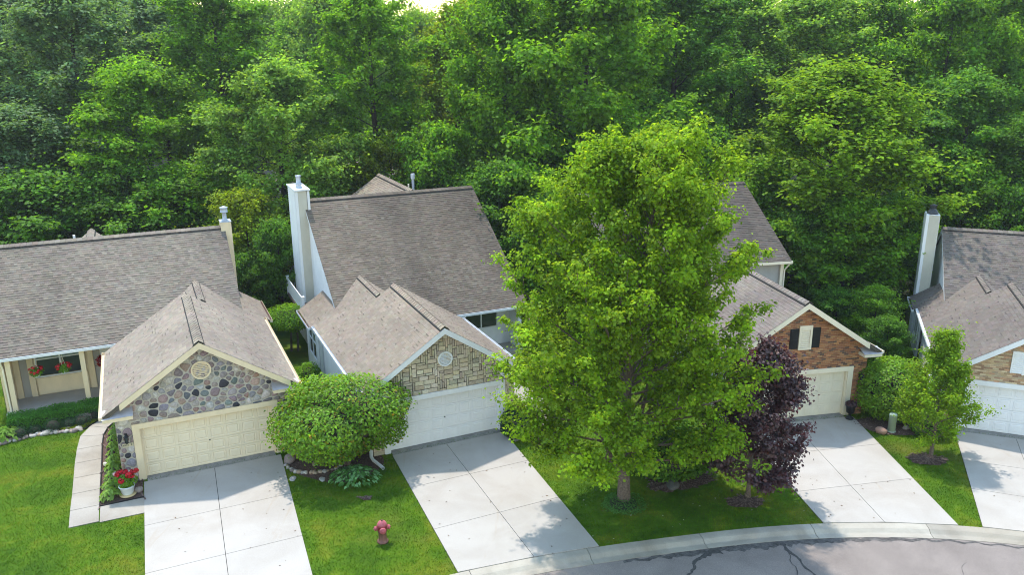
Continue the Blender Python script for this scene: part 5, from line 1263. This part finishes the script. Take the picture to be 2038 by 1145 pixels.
rock(-8.72, 29.85, .24, 'pale grey boulder behind the tan one at the fieldstone garage corner', name='boulder', me=ROCKS[1], sq=(1, .9, .9))
rock(-7.9, 29.25, .16, 'small pale flat rock lying in the shade left of the rounded tree trunk', me=ROCKS[5], sq=(1.4, .8, .5))
for (x, y) in ((-8.5, 28.12), (-7.35, 28.05), (-6.85, 28.3)): rock(x, y, .17, 'flat stone sunk in the turf before the cobble border', 'stones sunk in the turf', sq=(1.1, .8, .28), z=.01)
rock(6.0, 27.36, .34, 'grey boulder in the mulch under the dark shrub behind the maple', name='boulder', me=GREYROCK, sq=(1.25, .8, .5))
rock(15.74, 31.68, .30, 'pinkish tan boulder beside the green utility pedestal', name='boulder', me=PINKROCK, sq=(1.15, .8, .7))
rock(16.95, 32.0, .16, 'small tan rock right of the green utility pedestal', me=ROCKS[6])
# fire hydrant
def hydrant():
    e = tag(empty('fire_hydrant', (-4.40, 23.92, 0), R(15)), 'faded red fire hydrant on the lawn between the left two driveways', 'fire hydrant')
    m = paint('faded_red_paint', (.36, .045, .06), .5, .3); m2 = paint('rust_bleached_paint', (.24, .115, .09), .85, .4); m3 = paint('pink_chalked_paint', (.50, .12, .15), .55, .3)
    mb = MB(); lathe(mb, [(.19, 0), (.19, .05), (.15, .06), (.135, .12), (.135, .40), (.16, .41), (.16, .46)], n=20); b = mb.build('barrel', m2, e, True)
    mb = MB(); lathe(mb, [(.155, .455), (.165, .47), (.165, .60), (.18, .605), (.18, .63), (.165, .64)], n=20); mb.build('nozzle_section', m, e, True)
    mb = MB(); lathe(mb, [(.175, .635), (.16, .69), (.12, .755), (.06, .79), (.04, .795)], n=20); bn = mb.build('bonnet', m3, e, True)
    mb = MB(); lathe(mb, [(.035, .79), (.035, .84), (.02, .845), (.001, .846)], n=5); mb.build('operating_nut', m2, bn)
    for k, (ax, ay, rr_, ln) in enumerate(((1, 0, .085, .13), (-1, 0, .085, .13), (0, -1, .11, .12))):
        mb = MB(); c = Vector((ax * .13, ay * .13, .535)); d = Vector((ax, ay, 0)); tube(mb, [c, c + d * .06], [rr_ * .8, rr_ * .8], 14); tube(mb, [c + d * .061, c + d * (ln - .02), c + d * ln], [rr_, rr_, rr_ * .8], 14); tube(mb, [c + d * (ln + .001), c + d * (ln + .035)], [.028, .025], 5)
        mb.build('nozzle_cap', m3, e, True)
    mb = MB()
    for k in range(8):
        a = k * math.pi / 4; lathe(mb, [(.014, .05), (.014, .07), (.001, .071)], (.168 * math.cos(a), .168 * math.sin(a), 0), 6)
    mb.build('flange_bolts', m2, b)
hydrant()
# flowers
def flowers(parent, n, r, c, size, seed, cols, zk=.6):
    rg = np.random.default_rng(seed)
    for j in range(n):
        d = unit(rg.normal(size=3)); d[2] = abs(d[2]) * .9 + .1; P0 = np.array(c) + d * r * np.array([1, 1, zk])
        m = 34; q = unit(rg.normal(size=(m, 3))); P = P0 + q * size * .5; N = unit(q + d * .5); D = unit(rg.normal(size=(m, 3)))
        col = np.array(cols[rg.integers(len(cols))]); T = col * (1 + rg.normal(size=(m, 1)) * .18); V, TT = leaf_quads(P, N, D, np.full(m, size * .55), .9, .1, np.clip(T, .005, 1), rg)
        arrays('flower_head', V, 4, TT, M['petal'], parent)
def leafball(parent, n, r, c, size, seed, m, zk=.7):
    rg = np.random.default_rng(seed); d = unit(rg.normal(size=(n, 3))); P = np.array(c) + d * r * np.array([1, 1, zk]) * rg.uniform(.5, 1.05, (n, 1)); N = unit(d + np.array([0, 0, .6]) + rg.normal(size=(n, 3)) * .4); D = unit(d + rg.normal(size=(n, 3)) * .5 + np.array([0, 0, -.3]))
    b = 1 + rg.normal(size=n) * .2; V, T = leaf_quads(P, N, D, size * rg.uniform(.7, 1.3, n), .75, .1, np.clip(np.stack([b, b, b], 1), .3, 3), rg); arrays('foliage', V, 4, T, M[m], parent)
RED = [(.50, .012, .018), (.40, .008, .015), (.60, .03, .03)]
for k, (x, lab) in enumerate(((8.90, 'left hanging basket of red geraniums under the left porch eave'), (7.82, 'right hanging basket of red geraniums before the porch window'))):
    px_, py_ = wp(1, 4.88 - x, 7.95); e = tag(empty('hanging_basket', (px_, py_, 2.12)), lab, 'flower basket', 'hanging geranium baskets')
    mb = MB(); lathe(mb, [(.001, -.16), (.10, -.155), (.16, .02), (.165, .03)], n=14); mb.build('basket', M['whiteglaze'], e, True)
    mb = MB()
    for a in (0, 2.09, 4.19): tube(mb, [(.15 * math.cos(a), .15 * math.sin(a), .02), (0, 0, .62)], .006, 4)
    tube(mb, [(0, 0, .62), (0, 0, .80)], .007, 4); mb.build('hanger', M['ivory'], e)
    leafball(e, 420, .30, (0, 0, .10), .085, 50 + k, 'midgreen'); flowers(e, 15, .33, (0, 0, .12), .10, 60 + k, RED)
e = tag(empty('flower_pot', (*wp(1, -.66, -1.02), .03)), 'white pot of red geraniums in the mulch bed beside the cream garage door', 'flower pot')
mb = MB(); lathe(mb, [(.27, 0), (.30, .03), (.30, .045), (.001, .046)], n=22); mb.build('saucer', M['terracotta'], e, True)
mb = MB(); lathe(mb, [(.17, .047), (.20, .10), (.27, .36), (.285, .37), (.285, .40), (.25, .40), (.24, .36), (.001, .35)], n=22); mb.build('pot', M['whiteglaze'], e, True)
leafball(e, 520, .40, (0, .05, .62), .10, 71, 'midgreen', .75); flowers(e, 12, .42, (0.05, .05, .66), .17, 72, RED, .75); flowers(e, 5, .45, (-.15, .0, .62), .15, 73, [(.62, .42, .38), (.70, .50, .44)], .6)
e = tag(empty('white_flower', (*wp(1, -1.42, 1.75), .03)), 'cream blossom clump in the mulch bed between walk and hostas', 'flower'); flowers(e, 3, .09, (0, 0, .08), .12, 75, [(.72, .66, .50)]); leafball(e, 60, .12, (0, 0, .04), .07, 76, 'midgreen')
rock(*wp(1, -.28, -.92), .17, 'round pinkish stone ornament beside the white flower pot', name='round_stone', me=ROCKS[1], sq=(1, 1, .9))
# wall lantern and house sign of the left house
def lantern(h, x, z, label, name='wall_lantern'):
    hh = {1: h1, 3: h3}[h]; o, yaw = HY[h]; e = tag(empty(name, (*wp(h, x, -.05), z), R(yaw)), label, 'lamp')
    mb = MB(); box(mb, -.05, .05, -.01, .03, -.12, .12); mb.build('back_plate', M['blackpaint'], e)
    mb = MB(); tube(mb, [(0, -.01, .05), (0, -.10, .13), (0, -.14, .10)], .014, 6); mb.build('arm', M['blackpaint'], e)
    mb = MB(); lathe(mb, [(.001, .11), (.02, .10), (.10, .02), (.10, .01), (.07, .0)], (0, -.14, 0), 6); mb.build('hood', M['blackpaint'], e)
    mb = MB(); lathe(mb, [(.065, -.002), (.05, -.22)], (0, -.14, 0), 6); mb.build('pane', M['glass'], e)
    mb = MB()
    for k in range(6):
        a = k * math.pi / 3; tube(mb, [(.068 * math.cos(a), -.14 + .068 * math.sin(a), 0), (.052 * math.cos(a), -.14 + .052 * math.sin(a), -.225)], .008, 4)
    lathe(mb, [(.055, -.225), (.055, -.24), (.02, -.27), (.001, -.28)], (0, -.14, 0), 6); mb.build('cage', M['blackpaint'], e)
lantern(1, -.48, 1.95, 'black wall lantern on the fieldstone pier left of the cream garage door')
lantern(3, 5.48, 1.92, 'small black wall lantern on the red brick right of the ivory garage door')
e = tag(empty('house_sign', (*wp(1, -.46, -.075), 1.58), R(YAW1)), 'cream house sign with dark lettering under the black lantern on the fieldstone pier', 'sign')
mb = MB(); box(mb, -.19, .19, 0, .02, -.065, .065); pl = mb.build('plate', M['brass'], e)
tx = MB()
def glyph(tx, x, segs, s=.05):
    for (a, b, c, d) in segs: tube(tx, [(x + a * s, -.004, (b - .5) * s * 1.3), (x + c * s, -.004, (d - .5) * s * 1.3)], .0065, 4)
G6 = [(.9, 1, .2, .8), (.2, .8, 0, .3), (0, .3, .4, 0), (.4, 0, .8, .3), (.8, .3, .4, .55), (.4, .55, 0, .3)]; GR = [(0, 0, 0, 1), (0, 1, .6, .9), (.6, .9, .5, .55), (.5, .55, 0, .5), (.3, .5, .8, 0)]; GI = [(.2, 0, .2, 1), (0, .8, .2, 1)]; G9 = [(.1, 0, .7, .3), (.7, .3, .8, .8), (.8, .8, .4, 1), (.4, 1, 0, .75), (0, .75, .4, .45), (.4, .45, .8, .7)]; GC = [(.8, .9, .3, 1), (.3, 1, 0, .5), (0, .5, .3, 0), (.3, 0, .8, .1)]
for x, g_ in ((-.165, G6), (-.11, GR), (-.055, GC), (.0, GI), (.10, G9)): glyph(tx, x, g_)
tx.build('lettering', M['darkmetal'], pl)
# wreath on the entry of the left house
e = tag(empty('door_wreath', (*wp(1, -1.42, 9.42), 1.75), R(YAW1)), 'red wreath hanging on the shaded entry door of the left house', 'wreath')
rg = np.random.default_rng(81); n = 320; a = rg.uniform(0, 6.283, n); q = rg.normal(size=(n, 3)) * .05; P = np.stack([.24 * np.cos(a), np.zeros(n), .24 * np.sin(a)], 1) + q
V, T = leaf_quads(P, unit(rg.normal(size=(n, 3)) + np.array([0, -1, 0])), unit(rg.normal(size=(n, 3))), np.full(n, .08), .8, .1, np.array([.36, .012, .016]) * rg.uniform(.5, 1.3, (n, 1)), rg); arrays('petals', V, 4, T, M['petal'], e)
# white drain extension lying on the lawn
mb = MB(); tube(mb, [(-5.80, 29.95, .30), (-5.72, 29.62, .12), (-5.60, 29.40, .085), (-5.22, 28.92, .075), (-5.10, 28.76, .07)], [.06, .065, .065, .065, .068], 12, False)
tag(mb.build('drain_pipe', M['white'], smooth=True), 'white drain pipe lying on the grass beside the ledgestone driveway', 'drain pipe')
# green utility pedestal, urn
e = tag(empty('utility_pedestal', (16.22, 31.78, 0)), 'pale green cylindrical utility pedestal under the rounded shrub', 'utility box')
mb = MB(); lathe(mb, [(.16, 0), (.16, .74), (.165, .745), (.165, .80), (.14, .86), (.001, .88)], n=20); mb.build('post', M['green_box'], e, True)
mb = MB(); lathe(mb, [(.19, 0), (.19, .06), (.161, .07)], n=20); mb.build('collar', M['green_box'], e, True)
e = tag(empty('planter_urn', (14.92, 33.02, .034)), 'black urn planter with dark red plants beside the ivory garage door', 'planter')
mb = MB(); lathe(mb, [(.17, 0), (.17, .05), (.13, .09), (.055, .14), (.05, .22), (.09, .26), (.17, .32), (.20, .60), (.235, .62), (.235, .66), (.19, .66), (.18, .60), (.001, .58)], n=20); mb.build('urn', M['blackpaint'], e, True)
leafball(e, 200, .24, (0, 0, .72), .10, 82, 'purple', .55); leafball(e, 60, .26, (.08, 0, .72), .10, 83, 'petal' if False else 'purple', .5)
# blown leaves and grit on the concrete and grass
def litter():
    r = np.random.default_rng(95); n = 520; x = r.uniform(-13, 22, n); y = r.uniform(22.5, 33, n); P = np.stack([x, y], 1); on = np.zeros(n, bool)
    for q in PAVED: on |= inpoly(P, q)
    nk = ((x > 1) & (x < 12) & (y < 28)); keep = (y > np.interp(x, KL[:, 0], KL[:, 1])) & ((on & (r.random(n) < .35)) | nk)
    for h in (1, 2, 3, 4):
        L = wl(h, P); keep &= ~((L[:, 0] > -1.0) & (L[:, 0] < 6.0) & (L[:, 1] > -.1))
    P, on = P[keep], on[keep]; n = len(P); z = np.where(on, .040, .055); a = r.uniform(0, 6.28, n); s = r.uniform(.02, .05, n)
    V = np.zeros((n, 4, 3)); ca, sa = np.cos(a) * s, np.sin(a) * s
    V[:, 0] = np.stack([P[:, 0] - ca, P[:, 1] - sa, z], 1); V[:, 1] = np.stack([P[:, 0] + sa * .5, P[:, 1] - ca * .5, z + .012], 1); V[:, 2] = np.stack([P[:, 0] + ca, P[:, 1] + sa, z], 1); V[:, 3] = np.stack([P[:, 0] - sa * .5, P[:, 1] + ca * .5, z + .006], 1)
    br = np.array([.13, .075, .035]); pl = np.array([.55, .52, .38]); T = np.where((on | (r.random(n) < .35))[:, None], br, pl) * r.uniform(.5, 1.3, (n, 1))
    o = arrays('fallen_leaves', V.reshape(-1, 3), 4, np.repeat(T[:, None], 4, 1).reshape(-1, 3), M['rock']); o['kind'] = 'stuff'
litter()

# ------------------------------------------------------------------ summer haze in the air
hb = MB(); box(hb, -705, 705, -305, 905, -1.6, 36)
hm_, t_, N_, L_ = mat('haze_air'); pv = N_('ShaderNodeVolumePrincipled'); pv.inputs['Color'].default_value = (.86, .92, 1, 1); pv.inputs['Density'].default_value = .0003; pv.inputs['Anisotropy'].default_value = .3
ho = N_('ShaderNodeOutputMaterial'); L_(pv.outputs[0], ho.inputs['Volume'])
haze = hb.build('haze', hm_); haze['kind'] = 'stuff'
